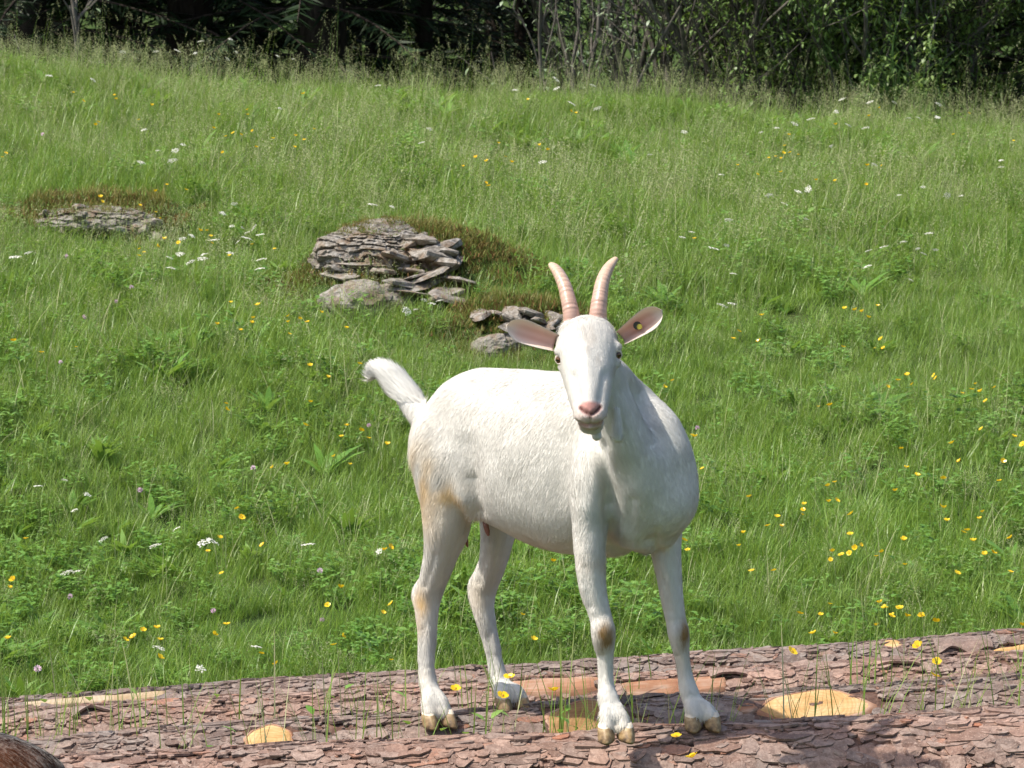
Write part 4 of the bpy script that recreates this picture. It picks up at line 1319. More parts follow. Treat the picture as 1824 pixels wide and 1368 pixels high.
def boulder_mesh(seed, sx, sy, sz):
    bm = bmesh.new()
    bmesh.ops.create_icosphere(bm, subdivisions=4, radius=1.0)
    for v in bm.verts:
        p = v.co.copy()
        k = 1 + 0.22 * mnoise.noise(p * 1.6 + Vector((seed, 0, 0))) + 0.10 * mnoise.noise(p * 4.5 + Vector((seed, 3, 0))) + 0.05 * mnoise.noise(p * 11)
        v.co = Vector((p.x * k * sx, p.y * k * sy, p.z * k * sz))
    me = bpy.data.meshes.new('boulder'); bm.to_mesh(me); bm.free()
    me.materials.append(M_ROCK)
    return me
def ledge_mesh(seed, sx, sy, sz, beds, dip):
    """a solid outcrop with weathered beds standing out as ledges"""
    bm = bmesh.new()
    bmesh.ops.create_icosphere(bm, subdivisions=6, radius=1.0)
    for v in bm.verts:
        p = v.co.copy()
        q = Vector((p.x * sx, p.y * sy, p.z * sz)) * 9.0
        h = (p.z + dip * max(0.0, p.x + 0.1) * 1.3 + 0.20 * mnoise.noise(p * 1.9 + Vector((seed, 0, 0))) + 0.05 * mnoise.noise(p * 6.0)) * beds * (1 + 0.18 * math.sin(p.z * 5 + seed))
        fr = h - math.floor(h)
        lid = math.floor(h)
        out = mnoise.noise(Vector((lid * 3.7 + seed, p.x * 2.4, p.y * 2.4)))
        crack = 1.0 if abs(mnoise.noise(Vector((p.x * 5.0 + lid * 1.7, p.y * 5.0, seed + lid)))) > 0.07 else 0.0
        step = 0.10 * out + (-0.07 if fr < 0.22 else 0.03 * (1 - fr)) - 0.05 * (1 - crack)
        k = 1 + 0.24 * mnoise.noise(p * 1.7 + Vector((seed, 5, 0))) + 1.25 * step + 0.02 * mnoise.noise(q * 2.5)
        v.co = Vector((p.x * k * sx, p.y * k * sy, p.z * (1 + 0.20 * mnoise.noise(p * 1.7 + Vector((seed, 5, 0)))) * sz))
    me = bpy.data.meshes.new('ledge'); bm.to_mesh(me); bm.free()
    me.materials.append(M_ROCK)
    return me
def outcrop(label, spot, slabs, boulders, seed, dip, ledges=()):
    """slabs: (px, py, width px, thickness px, depth offset)"""
    rng = random.Random(seed)
    x, y, z = spot
    root = empty('rock_outcrop', (x, y, z))
    for (px, py, wd, th, dy) in slabs:
        g_ = ground_hit(px, py + th * 0.3)
        Y = g_[1] - 0.01 - rng.uniform(0, 0.05)
        p = U(px, py, Y)
        k = PXM(Y)
        o = mk_obj('stone_slab', rng.choice(SLABS), root, p - root.location)
        o.rotation_euler = (rng.gauss(-0.10, 0.10), math.radians(dip if px < 690 else dip + 12) + rng.gauss(0, 0.08), rng.uniform(-0.6, 0.6) + (math.pi if rng.random() < .5 else 0))
        o.rotation_mode = 'XYZ'
        o.scale = (wd * k * 1.1, rng.uniform(0.14, 0.26) + wd * k * 0.4, th * k * 1.15)
    for (px, py, rx, ry, dy) in boulders:
        Y = ground_hit(px, py + ry * 0.35)[1] + dy
        p = U(px, py, Y); k = PXM(Y)
        bme = boulder_mesh(seed + px, rx * k, rx * k * 0.8, ry * k)
        if dy > 0.1: bme.materials[0] = M_ROCKD
        mk_obj('boulder', bme, root, p - root.location)
    for (px, py, rx, ry, dy, beds, dp) in ledges:
        Y = ground_hit(px, py + ry * 0.35)[1] + dy
        p = U(px, py, Y); k = PXM(Y)
        lm = ledge_mesh(seed + beds, rx * k, rx * k * 0.75, ry * k, beds, dp)
        mk_obj('ledge', lm, root, p - root.location)
        for v in lm.vertices:
            w_ = v.co + p
            if v.normal.z > 0.35 and (mnoise.noise(w_ * 7.0) > 0.05 or v.co.z > ry * k * 0.62) and rng.random() < 0.022 + 0.05 * (v.co.z > ry * k * 0.72):
                ROCK_MOSS.append(tuple(w_))
    tag(root, label, 'rock', 'rock outcrops in the meadow')
    return root
rr = random.Random(11)
big = []
rows = [  # y, x0, x1
    (406, 590, 680), (414, 575, 700), (422, 566, 690), (430, 560, 660), (438, 600, 745), (446, 570, 700), (454, 590, 800), (462, 572, 790), (470, 580, 720), (478, 576, 805), (486, 575, 790), (494, 580, 760), (502, 600, 770), (510, 640, 770), (518, 690, 770), (527, 705, 765)]
for (yy, x0, x1) in rows:
    xx = x0
    while xx < x1:
        wd = rr.choice((24, 36, 52, 74, 105)) * rr.uniform(0.85, 1.15)
        drop = max(0, xx - 670) * 0.36
        if rr.random() < 0.5:
            big.append((xx + wd * 0.4, yy + drop + rr.uniform(-4, 4), wd, rr.uniform(4, 9), 0))
        xx += wd * rr.uniform(0.6, 1.0)
for k in range(9):
    big.append((730 + k * 8.5 + rr.uniform(-8, 8), 426 + k * 6.5 + rr.uniform(-8, 8), rr.uniform(50, 105), rr.uniform(9, 18), 0))
outcrop('large grey layered rock with mossy top left of the goat\'s horns', ROCK_SPOTS['big'], big, [(640, 545, 68, 44, 0.03), (702, 540, 36, 30, 0.03), (775, 462, 44, 26, 0.05)], 21, 7, ledges=((668, 470, 112, 74, 0.17, 7, 0.30), (752, 478, 72, 50, 0.15, 5, 0.55)))
left = []
for (yy, x0, x1, dy) in [(374, 130, 215, 0), (380, 100, 235, 0), (386, 80, 250, 0), (392, 74, 256, 0), (398, 70, 250, 0), (404, 120, 262, 0), (411, 190, 265, 0)]:
    xx = x0
    while xx < x1:
        wd = rr.uniform(16, 46)
        left.append((xx + wd * 0.4, yy + max(0, xx - 150) * 0.06 + rr.uniform(-3, 3), wd, rr.uniform(6, 12), dy + rr.uniform(-0.03, 0.03)))
        xx += wd * rr.uniform(0.6, 0.95)
outcrop('low pale layered rock ledge at the far left of the meadow', ROCK_SPOTS['left'], left, [(150, 398, 34, 16, 0.05)], 22, 5, ledges=((165, 396, 104, 30, 0.08, 5, 0.25),))
small = []
for (yy, x0, x1, dy) in [(560, 840, 960, 0.30), (570, 890, 985, 0.26), (580, 900, 1000, 0.22)]:
    xx = x0
    while xx < x1:
        wd = rr.uniform(24, 48)
        small.append((xx + wd * 0.4, yy + rr.uniform(-3, 3), wd, rr.uniform(6, 11), dy))
        xx += wd * rr.uniform(0.7, 1.0)
outcrop('small pale rock half hidden behind the goat\'s left-pointing ear', ROCK_SPOTS['small'], small, [(878, 622, 38, 26, 0.02), (905, 615, 28, 22, 0.02)], 23, 4)
# ------------------------------------------------------------------ meadow
G_STOPS = [(0.0, (0.062, 0.135, 0.016)), (0.30, (0.125, 0.250, 0.030)), (0.60, (0.195, 0.325, 0.050)), (0.85, (0.280, 0.385, 0.095)), (1.0, (0.46, 0.50, 0.24))]
M_GRASS = leaf_material('grass_blade', G_STOPS, 0.40, 0.38, 0.40, (0.20, 0.30, 0.07), 0.8)
M_HERB = leaf_material('herb_leaf', [(0.0, (0.075, 0.175, 0.022)), (0.5, (0.14, 0.29, 0.042)), (1.0, (0.24, 0.39, 0.095))], 0.36, 0.36, 0.45)
M_SEED = leaf_material('grass_panicle', [(0.0, (0.20, 0.25, 0.10)), (0.5, (0.32, 0.36, 0.17)), (1.0, (0.48, 0.47, 0.30))], 0.3, 0.6, 0.2, tint=(0.35, 0.33, 0.15))
M_DRY = leaf_material('dry_stalk', [(0.0, (0.22, 0.28, 0.09)), (1.0, (0.46, 0.45, 0.26))], 0.25, 0.5, 0.3, tint=(0.4, 0.36, 0.2))
M_MOSS = leaf_material('moss_heath', [(0.0, (0.07, 0.05, 0.022)), (0.25, (0.19, 0.10, 0.04)), (0.42, (0.17, 0.15, 0.05)), (0.6, (0.13, 0.20, 0.045)), (0.85, (0.13, 0.23, 0.045)), (1.0, (0.27, 0.22, 0.13))], 0.2, 0.7, 0.1, tint=(0.25, 0.15, 0.05))
M_GOLD = leaf_material('golden_grass', [(0.0, (0.11, 0.13, 0.03)), (0.5, (0.19, 0.19, 0.05)), (1.0, (0.30, 0.24, 0.09))], 0.3, 0.5, 0.25, tint=(0.35, 0.3, 0.06))
M_STEM = leaf_material('flower_stem', [(0.0, (0.06, 0.13, 0.025)), (1.0, (0.12, 0.20, 0.05))], 0.1, 0.5, 0.3)

class Acc:
    def __init__(self): self.V = []; self.F = []; self.M = []
    def blade(self, base, dirxy, h, lean, wd, mat=0, curl=1.0, seg=3):
        o = len(self.V)
        dx, dy = dirxy
        sx, sy = -dy, dx
        for i in range(seg):
            t = i / seg
            out = lean * h * (t ** 1.7)
            z = h * (t - 0.30 * curl * lean * t * t)
            wv = wd * (1 - 0.55 * t ** 1.5) * 0.5
            x, y = base[0] + dx * out, base[1] + dy * out
            self.V.append((x - sx * wv, y - sy * wv, base[2] + z)); self.V.append((x + sx * wv, y + sy * wv, base[2] + z))
        out = lean * h
        self.V.append((base[0] + dx * out, base[1] + dy * out, base[2] + h * (1 - 0.30 * curl * lean)))
        for i in range(seg - 1):
            a = o + 2 * i
            self.F.append((a, a + 1, a + 3)); self.F.append((a, a + 3, a + 2)); self.M += [mat, mat]
        a = o + 2 * (seg - 1)
        self.F.append((a, a + 1, a + 2)); self.M.append(mat)
        return self.V[-1]
    def leaf(self, p, d, up, L, W, mat=0, fold=0.25):
        """ovate leaf from p along d"""
        d = Vector(d).normalized(); up = Vector(up)
        s = d.cross(up).normalized(); n = s.cross(d)
        o = len(self.V)
        p = Vector(p)
        for t, w_ in ((0.0, 0.12), (0.35, 1.0), (0.7, 0.75)):
            c = p + d * (L * t) - n * (fold * L * t * t)
            self.V.append(c - s * (W * w_ / 2) + n * (W * 0.12 * w_)); self.V.append(c + s * (W * w_ / 2) + n * (W * 0.12 * w_))
        self.V.append(p + d * L - n * (fold * L))
        self.F += [(o, o + 1, o + 3), (o, o + 3, o + 2), (o + 2, o + 3, o + 5), (o + 2, o + 5, o + 4), (o + 4, o + 5, o + 6)]
        self.M += [mat] * 5
    def diamond(self, p, d, L, W, mat=0):
        d = Vector(d).normalized(); s = d.cross(Vector((0.3, 0.5, 0.8))).normalized()
        o = len(self.V); p = Vector(p)
        self.V += [p, p + d * L * 0.5 - s * W / 2, p + d * L, p + d * L * 0.5 + s * W / 2]
        self.F += [(o, o + 1, o + 2), (o, o + 2, o + 3)]; self.M += [mat, mat]
    def mesh(self, name, mats):
        return np_mesh(name, np.array([tuple(v) for v in self.V]), np.array(self.F), mats, False, self.M)

def rdir(rng):
    a = rng.uniform(0, 2 * math.pi)
    return math.cos(a), math.sin(a)
def tuft_grass(seed, n, hmin, hmax, wd, spread, lean=(0.15, 0.75)):
    rng = random.Random(seed); A = Acc()
    for _ in range(n):
        r = spread * math.sqrt(rng.random()); a = rng.uniform(0, 6.283)
        h = rng.uniform(hmin, hmax)
        A.blade((r * math.cos(a), r * math.sin(a), -0.02), rdir(rng), h, rng.uniform(*lean), wd * rng.uniform(0.7, 1.4), 0)
    return A.mesh('tuft', [M_GRASS])
def tuft_herb(seed, n):
    rng = random.Random(seed); A = Acc()
    for _ in range(n):
        r = 0.06 * math.sqrt(rng.random()); a = rng.uniform(0, 6.283)
        b = (r * math.cos(a), r * math.sin(a), 0)
        d = rdir(rng); h = rng.uniform(0.04, 0.16)
        tip = A.blade(b, d, h, 0.35, 0.0022, 1, seg=2)
        for k in range(rng.choice((1, 3, 3, 3))):
            dd = rdir(rng)
            A.leaf(tip, (dd[0], dd[1], rng.uniform(0.0, 0.6)), (0, 0, 1), rng.uniform(0.016, 0.042), rng.uniform(0.010, 0.022), 0)
    return A.mesh('tuft', [M_HERB, M_GRASS])
def tuft_broad(seed):
    rng = random.Random(seed); A = Acc()
    for _ in range(11):
        d = rdir(rng)
        A.leaf((d[0] * 0.01, d[1] * 0.01, rng.uniform(0.0, 0.03)), (d[0], d[1], rng.uniform(0.6, 1.8)), (0, 0, 1), rng.uniform(0.08, 0.17), rng.uniform(0.018, 0.04), 0, 0.35)
    return A.mesh('tuft', [M_HERB])
def tuft_stalks(seed, n, hmin, hmax, dense=12):
    rng = random.Random(seed); A = Acc()
    for _ in range(n):
        d = rdir(rng); h = rng.uniform(hmin, hmax); lean = rng.uniform(0.05, 0.28)
        b = (rng.uniform(-.08, .08), rng.uniform(-.08, .08), 0)
        tip = Vector(A.blade(b, d, h, lean, 0.0014, 2 if rng.random() < 0.7 else 1, seg=4))
        hl = rng.uniform(0.05, 0.12)
        airy = rng.random() < 0.75
        back = (Vector((-d[0] * lean * 1.4, -d[1] * lean * 1.4, -1))).normalized()
        for k in range(dense if airy else int(dense * 1.4)):
            t = (k + rng.random()) / dense
            p = tip + back * (hl * min(t, 1) * (1.0 if airy else 0.55))
            dd = rdir(rng)
            q = Vector((dd[0], dd[1], rng.uniform(0.1, 1.0)))
            r_ = (0.034 if airy else 0.003) * (0.15 + 0.85 * min(t, 1)) * rng.random()
            A.diamond(p + Vector((dd[0], dd[1], 0.3)) * r_, q, rng.uniform(0.005, 0.010), 0.0028, 0)
    for _ in range(6):
        d = rdir(rng); A.blade((rng.uniform(-.05, .05), rng.uniform(-.05, .05), 0), d, rng.uniform(0.1, 0.25), rng.uniform(.3, .8), 0.0032, 2)
    return A.mesh('tuft', [M_SEED, M_DRY, M_GRASS])
def tuft_dry(seed):
    rng = random.Random(seed); A = Acc()
    for _ in range(5):
        A.blade((rng.uniform(-.05, .05), rng.uniform(-.05, .05), 0), rdir(rng), rng.uniform(0.14, 0.34), rng.uniform(0.2, 1.0), 0.0022, 0, seg=4)
    return A.mesh('tuft', [M_DRY])
def tuft_moss(seed):
    rng = random.Random(seed); A = Acc()
    for _ in range(60):
        r = 0.07 * math.sqrt(rng.random()); a = rng.uniform(0, 6.283)
        A.blade((r * math.cos(a), r * math.sin(a), -0.01), rdir(rng), rng.uniform(0.010, 0.034), rng.uniform(0.2, 1.0), 0.0046, 0, seg=2)
    return A.mesh('tuft', [M_MOSS])
def tuft_gold(seed):
    rng = random.Random(seed); A = Acc()
    for _ in range(55):
        r = 0.06 * math.sqrt(rng.random()); a = rng.uniform(0, 6.283)
        A.blade((r * math.cos(a), r * math.sin(a), -0.01), rdir(rng), rng.uniform(0.03, 0.075), rng.uniform(0.2, 0.8), 0.0028, 0)
    return A.mesh('tuft', [M_GOLD])

def instancer(name, protos, P, idx, rot, scl):
    """one object that scatters the prototype meshes over points"""
    pc = bpy.data.collections.new(name + '_kinds')
    for i, me in enumerate(protos):
        pc.objects.link(bpy.data.objects.new('%s_kind_%02d' % (name, i), me))
    me = bpy.data.meshes.new(name)
    me.vertices.add(len(P)); me.vertices.foreach_set('co', np.asarray(P, dtype=np.float32).ravel())
    for nm, typ, data in (('idx', 'INT', idx), ('scl', 'FLOAT', scl)):
        at = me.attributes.new(nm, typ, 'POINT'); at.data.foreach_set('value', np.asarray(data))
    at = me.attributes.new('rot', 'FLOAT_VECTOR', 'POINT'); at.data.foreach_set('vector', np.asarray(rot, dtype=np.float32).ravel())
    o = mk_obj(name, me)
    g = bpy.data.node_groups.new(name + '_scatter', 'GeometryNodeTree')
    g.interface.new_socket('Geometry', in_out='INPUT', socket_type='NodeSocketGeometry')
    g.interface.new_socket('Geometry', in_out='OUTPUT', socket_type='NodeSocketGeometry')
    gi = g.nodes.new('NodeGroupInput'); go = g.nodes.new('NodeGroupOutput')
    ci = g.nodes.new('GeometryNodeCollectionInfo')
    ci.inputs['Collection'].default_value = pc
    ci.inputs['Separate Children'].default_value = True
    ci.inputs['Reset Children'].default_value = True
    ip = g.nodes.new('GeometryNodeInstanceOnPoints')
    ip.inputs['Pick Instance'].default_value = True
    def na(nm, typ):
        n_ = g.nodes.new('GeometryNodeInputNamedAttribute'); n_.data_type = typ; n_.inputs['Name'].default_value = nm
        return n_.outputs['Attribute']
    g.links.new(gi.outputs[0], ip.inputs['Points'])
    g.links.new(ci.outputs[0], ip.inputs['Instance'])
    g.links.new(na('idx', 'INT'), ip.inputs['Instance Index'])
    e2r = g.nodes.new('FunctionNodeEulerToRotation')
    g.links.new(na('rot', 'FLOAT_VECTOR'), e2r.inputs[0])
    g.links.new(e2r.outputs[0], ip.inputs['Rotation'])
    g.links.new(na('scl', 'FLOAT'), ip.inputs['Scale'])
    g.links.new(ip.outputs[0], go.inputs[0])
    m = o.modifiers.new('scatter', 'NODES'); m.node_group = g
    o['kind'] = 'stuff'
    return o

# how bare / mossy a spot is, round the rocks
def rockiness(x, y):
    m = np.zeros_like(x)
    for (cx, cy, sx, sy) in ((bx_ + 0.06, by_ + 0.28, 0.42, 0.40), (lx_ + 0.02, ly_ + 0.08, 0.40, 0.36), (sx_ + 0.06, sy_ + 0.16, 0.22, 0.22)):
        m = np.maximum(m, np.exp(-(((x - cx) / sx) ** 2 + ((y - cy) / sy) ** 2) ** 1.5))
    return m
def scatter_meadow():
    rng = np.random.default_rng(5)
    P = []
    def zone(y0, y1, dens, margin, core_only=True):
        w_ = y1 * 0.1385 + margin
        n = int((y1 - y0) * 2 * w_ * dens)
        y = rng.uniform(y0, y1, n); x = rng.uniform(-w_, w_, n)
        P.append(np.stack([x, y], 1))
    zone(8.95, 11.0, 620, 0.7); zone(11.0, 14.0, 430, 0.8); zone(14.0, 17.5, 300, 0.9); zone(17.5, 21.5, 210, 1.2)
    n = 14000
    x = rng.uniform(-12, 12, n); y = rng.uniform(8.95, 24, n)
    out = np.abs(x) > y * 0.1385 + 0.8
    P.append(np.stack([x[out], y[out]], 1))
    n = 5200                                   # ground before the logs
    x = rng.uniform(-6, 6, n); y = rng.uniform(3.0, 7.4, n)
    P.append(np.stack([x, y], 1))
    n = 5000                                   # beyond the crest, under the trees and the far slope
    x = rng.uniform(-14, 14, n); y = rng.uniform(21.5, 46, n)
    P.append(np.stack([x, y], 1))
    P = np.concatenate(P)
    x, y = P[:, 0], P[:, 1]
    rk = rockiness(x, y)
    keep = rng.random(len(x)) > np.clip(rk * 1.5, 0, 0.985)
    x, y, rk = x[keep], y[keep], rk[keep]
    n = len(x)
    z = gz(x, y)
    pn = np.array([mnoise.noise(Vector((a * 0.55, b * 0.45, 0.3))) for a, b in zip(x, y)])
    pn2 = np.array([mnoise.noise(Vector((a * 1.6, b * 1.2, 7.3))) for a, b in zip(x, y)])
    up = sstep(11, 19, y)
    # kinds: 0-4 grass, 5-6 long grass, 7-8 herbs, 9 broad leaves, 10-11 stalks, 12 dry, 13 gold
    u = rng.random(n)
    pherb = np.clip(0.10 + 0.17 * pn2 - 0.10 * up, 0.02, 0.4)
    pst = np.clip(0.05 + 0.22 * up + 0.10 * pn * up, 0.02, 0.4)
    pdry = 0.06 + 0.02 * up
    kind = np.where(u < pherb, 7, np.where(u < pherb + pst, 10, np.where(u < pherb + pst + pdry, 12, 0)))
    idx = kind.copy()
    r2 = rng.random(n)
    idx[kind == 0] = np.floor(r2[kind == 0] * 5.5).astype(int)
    idx[kind == 7] = 7 + np.floor(r2[kind == 7] * 2.35).astype(int)
    idx[kind == 10] = 10 + np.floor(r2[kind == 10] * 2).astype(int)
    nearrock = (rk > 0.06) & (rng.random(n) < 0.6)
    idx[nearrock] = np.where((x[nearrock] > bx_ + 0.25) & (x[nearrock] < bx_ + 0.95), 13, np.floor(rng.random(nearrock.sum()) * 5))
    scl0 = np.where(nearrock, 0.6, 1.0)
    scl = rng.uniform(0.7, 1.25, n) * (0.84 + 0.30 * pn + 0.16 * pn2) * (0.82 + 0.32 * up)
    scl *= scl0
    scl *= 1 - 0.45 * np.clip(rk * 2.5, 0, 1)
    scl = np.where(y < 9.15, scl * 0.75, scl)
    scl = np.where(idx == 13, rng.uniform(0.5, 0.9, n), scl)
    scl = np.where((idx >= 10) & (idx <= 11) & (y < 14), scl * 0.8, scl)
    rot = np.stack([rng.normal(0, 0.10, n), rng.normal(0, 0.10, n), rng.uniform(0, 6.283, n)], 1)
    protos = [tuft_grass(100 + k, 46, 0.05, 0.17, 0.0027, 0.075, (0.15, 0.95)) for k in range(5)] + [tuft_grass(110 + k, 26, 0.12, 0.26, 0.0034, 0.07, (0.3, 1.0)) for k in range(2)]
    protos += [tuft_herb(120, 26), tuft_herb(121, 26), tuft_broad(122), tuft_stalks(130, 7, 0.14, 0.30, 20), tuft_stalks(131, 7, 0.16, 0.34, 22), tuft_dry(140), tuft_gold(150)]
    instancer('meadow_grass', protos, np.stack([x, y, z], 1), idx.astype(np.int32), rot, scl.astype(np.float32))
    # moss and heath on and round the rocks
    n = 2600
    P = []
    for (cx, cy, sx, sy, k) in ((bx_ + 0.08, by_ + 0.36, 0.42, 0.34, 1150), (lx_ + 0.02, ly_ + 0.10, 0.34, 0.24, 480), (sx_ + 0.06, sy_ + 0.2, 0.26, 0.18, 450)):
        P.append(np.stack([rng.normal(cx, sx * 0.62, k), rng.normal(cy, sy * 0.62, k)], 1))
    P = np.concatenate(P); x, y = P[:, 0], P[:, 1]
    # the faces of the rocks stay bare
    px = 912 + x / y * F_PX
    dep = (CAM_H - gz(x, y)) / y
    py = 684 + (np.tan(np.arctan(dep) + PITCH)) * F_PX
    bare = ((px > 560) & (px < 830) & (py > 405 + np.clip(px - 720, 0, 99) * 0.5) & (py < 570) & (rng.random(len(x)) < 0.35)) | ((px > 80) & (px < 270) & (py > 375) & (py < 412) & (rng.random(len(x)) < 0.4)) | ((px > 840) & (px < 990) & (py > 550) & (py < 640) & (rng.random(len(x)) < 0.8))
    x, y = x[~bare], y[~bare]
    z = gz(x, y)
    rm = np.array(ROCK_MOSS).reshape(-1, 3)
    x, y, z = np.concatenate([x, rm[:, 0]]), np.concatenate([y, rm[:, 1]]), np.concatenate([z, rm[:, 2]]); n = len(x)
    idx = np.where(rng.random(n) < 0.86, np.floor(rng.random(n) * 2).astype(int), 2 + np.floor(rng.random(n) * 2).astype(int))
    rot = np.stack([rng.normal(0, 0.2, n), rng.normal(0, 0.2, n), rng.uniform(0, 6.283, n)], 1)
    instancer('moss_and_heath', [tuft_moss(160), tuft_moss(161), tuft_gold(162), tuft_gold(163)], np.stack([x, y, z], 1), idx.astype(np.int32), rot, np.where(np.arange(n) >= n - len(rm), rng.uniform(0.25, 0.6, n), rng.uniform(0.6, 1.3, n)).astype(np.float32))
    # tall flowering grass along the crest
    n = 520
    x = rng.uniform(-6, 6, n); y = rng.uniform(18.6, 21.6, n); z = gz(x, y)
    idx = np.floor(rng.random(n) * 3).astype(np.int32)
    rot = np.stack([rng.normal(0, 0.08, n), rng.normal(0, 0.08, n), rng.uniform(0, 6.283, n)], 1)
    o = instancer('crest_grass', [tuft_stalks(170, 4, 0.22, 0.46, 20), tuft_stalks(171, 3, 0.25, 0.58, 18), tuft_broad(172)], np.stack([x, y, z], 1), idx, rot, rng.uniform(0.7, 1.15, n).astype(np.float32))
scatter_meadow()

# grass that has grown up between the logs
def log_grass():
    rng = random.Random(31); A = Acc()
    spots = []
    valleys = [(7.98, 300), (8.36, 300), (8.58, 120)]
    for Y, cnt in valleys:
        for _ in range(cnt):
            x = rng.uniform(-1.7, 1.7)
            if mnoise.noise(Vector((x * 2.6, Y * 3, 4))) < -0.08: continue
            spots.append((x, Y + rng.uniform(-0.06, 0.06) + x * 0.09))
    for px in (985, 1000, 1020, 1035, 1060, 1005, 990, 1045, 1130, 1120, 1145, 1425, 1410, 1440, 1460, 1450, 1400, 1290, 1275, 1265):
        for k in range(3):
            spots.append(((px + rng.uniform(-10, 10) - 912) * PXM(8.0), 7.99 + rng.uniform(-0.04, 0.04)))
    for (x, Y) in spots:
        h = rng.uniform(0.10, 0.26)
        A.blade((x, Y, 0.20 + 0.035 * x + rng.uniform(0, 0.08)), rdir(rng), h + 0.13, rng.uniform(0.05, 0.5), rng.uniform(0.0022, 0.0042), 0 if rng.random() < 0.8 else 1, seg=4)
        if rng.random() < 0.12:
            d = rdir(rng)
            A.leaf((x, Y, 0.36 + rng.uniform(0, 0.08)), (d[0], d[1], 0.7), (0, 0, 1), rng.uniform(0.02, 0.045), rng.uniform(0.01, 0.02), 2)
    o = mk_obj('grass_between_logs', A.mesh('grass_between_logs', [M_GRASS, M_DRY, M_HERB]))
    o['kind'] = 'stuff'
log_grass()
# ------------------------------------------------------------------ the wood behind
def tree_bark(name, c0, c1):
    N = NT(name)
    geo = N.n('ShaderNodeNewGeometry')
    mp = N.n('ShaderNodeMapping'); mp.inputs['Scale'].default_value = (14, 14, 3)
    N.l(geo.outputs['Position'], mp.inputs[0])
    nz = N.noise(mp.outputs[0], 3.0, 5)
    c = N.ramp(nz.outputs[0], [(0.3, c0), (0.7, c1)])
    return N.done(N.pbsdf(c, 0.85, 0.15, nz.outputs[0], 0.6, 0.02).outputs[0])
M_TBARK = tree_bark('spruce_bark', (0.02, 0.015, 0.012), (0.05, 0.04, 0.032))
M_WBARK = tree_bark('willow_bark', (0.06, 0.054, 0.046), (0.16, 0.145, 0.125))
M_NEEDLE = leaf_material('spruce_needles', [(0.0, (0.009, 0.020, 0.007)), (0.6, (0.017, 0.037, 0.012)), (1.0, (0.036, 0.062, 0.02))], 0.12, 0.5, 0.25, tint=(0.03, 0.06, 0.01))
M_NEEDLEL = leaf_material('larch_needles', [(0.0, (0.07, 0.11, 0.028)), (0.6, (0.12, 0.17, 0.048)), (1.0, (0.21, 0.23, 0.08))], 0.2, 0.5, 0.25, tint=(0.10, 0.13, 0.03))
M_LEAFD = leaf_material('shrub_leaves', [(0.0, (0.08, 0.14, 0.035)), (0.6, (0.14, 0.23, 0.06)), (1.0, (0.24, 0.33, 0.11))], 0.25, 0.42, 0.4)
M_LEAFW = leaf_material('whitebeam_leaves', [(0.0, (0.10, 0.16, 0.08)), (0.6, (0.20, 0.27, 0.16)), (1.0, (0.42, 0.48, 0.36))], 0.2, 0.45, 0.4, tint=(0.25, 0.33, 0.12))

def tube(A, pts, r0, r1, mat, seg=6):
    n = len(pts); o = len(A.V)
    for i, p in enumerate(pts):
        p = Vector(p)
        t = (Vector(pts[min(i + 1, n - 1)]) - Vector(pts[max(i - 1, 0)])).normalized()
        a = t.orthogonal().normalized(); b = t.cross(a)
        r = r0 + (r1 - r0) * i / (n - 1)
        for k in range(seg):
            th = 2 * math.pi * k / seg
            A.V.append(p + a * (r * math.cos(th)) + b * (r * math.sin(th)))
    for i in range(n - 1):
        for k in range(seg):
            k2 = (k + 1) % seg
            q = o + i * seg
            A.F.append((q + k, q + k2, q + seg + k2)); A.F.append((q + k, q + seg + k2, q + seg + k)); A.M += [mat, mat]

def spruce_meshes(seed, H=9.0, Rmax=1.9, first=0.25):
    rng = random.Random(seed)
    T = Acc(); C = Acc()
    pts = [(0.05 * math.sin(z * 0.9 + seed), 0.05 * math.cos(z * 0.7), z) for z in np.linspace(-0.3, H, 16)]
    tube(T, pts, 0.17, 0.015, 0, 9)
    z = first
    while z < H - 0.25:
        f = 1 - z / H
        nb = rng.choice((6, 7, 8)) if f > 0.3 else 5
        a0 = rng.uniform(0, 6.28)
        for b in range(nb):
            a = a0 + 6.283 * b / nb + rng.uniform(-0.25, 0.25)
            L = (Rmax * (0.18 + 0.82 * f ** 0.8)) * rng.uniform(0.7, 1.1)
            d = Vector((math.cos(a), math.sin(a), 0)); s = Vector((-d.y, d.x, 0))
            bp = []
            for k in range(6):
                t = k / 5
                bp.append(Vector((0, 0, z)) + d * (L * t) + ZU * (L * (0.10 * t - 0.42 * t * t + 0.12 * t ** 3)))
            tube(T, bp, 0.010 + 0.008 * f, 0.003, 0, 4)
            nt_ = int(L / 0.04)
            for k in range(nt_):
                t = 0.12 + 0.88 * (k + rng.random()) / nt_
                i = min(4, int(t * 5)); p = bp[i].lerp(bp[i + 1], t * 5 - i)
                for sd in (-1, 1):
                    tl = rng.uniform(0.09, 0.22) * (1.25 - 0.6 * t)
                    dd = (d * rng.uniform(0.3, 0.8) + s * sd * rng.uniform(0.5, 1.0) + ZU * rng.uniform(-0.75, 0.05)).normalized()
                    w_ = rng.uniform(0.010, 0.020)
                    sdv = dd.cross(Vector((rng.uniform(-1, 1), rng.uniform(-1, 1), 1))).normalized()
                    o = len(C.V)
                    C.V += [p - sdv * w_ * 0.6, p + sdv * w_ * 0.6, p + dd * tl * 0.55 + sdv * w_ * 0.5, p + dd * tl * 0.55 - sdv * w_ * 0.5, p + dd * tl]
                    C.F += [(o, o + 1, o + 2), (o, o + 2, o + 3), (o + 3, o + 2, o + 4)]; C.M += [0] * 3
        z += rng.uniform(0.20, 0.30) if f > 0.5 else rng.uniform(0.26, 0.36)
    return T, C

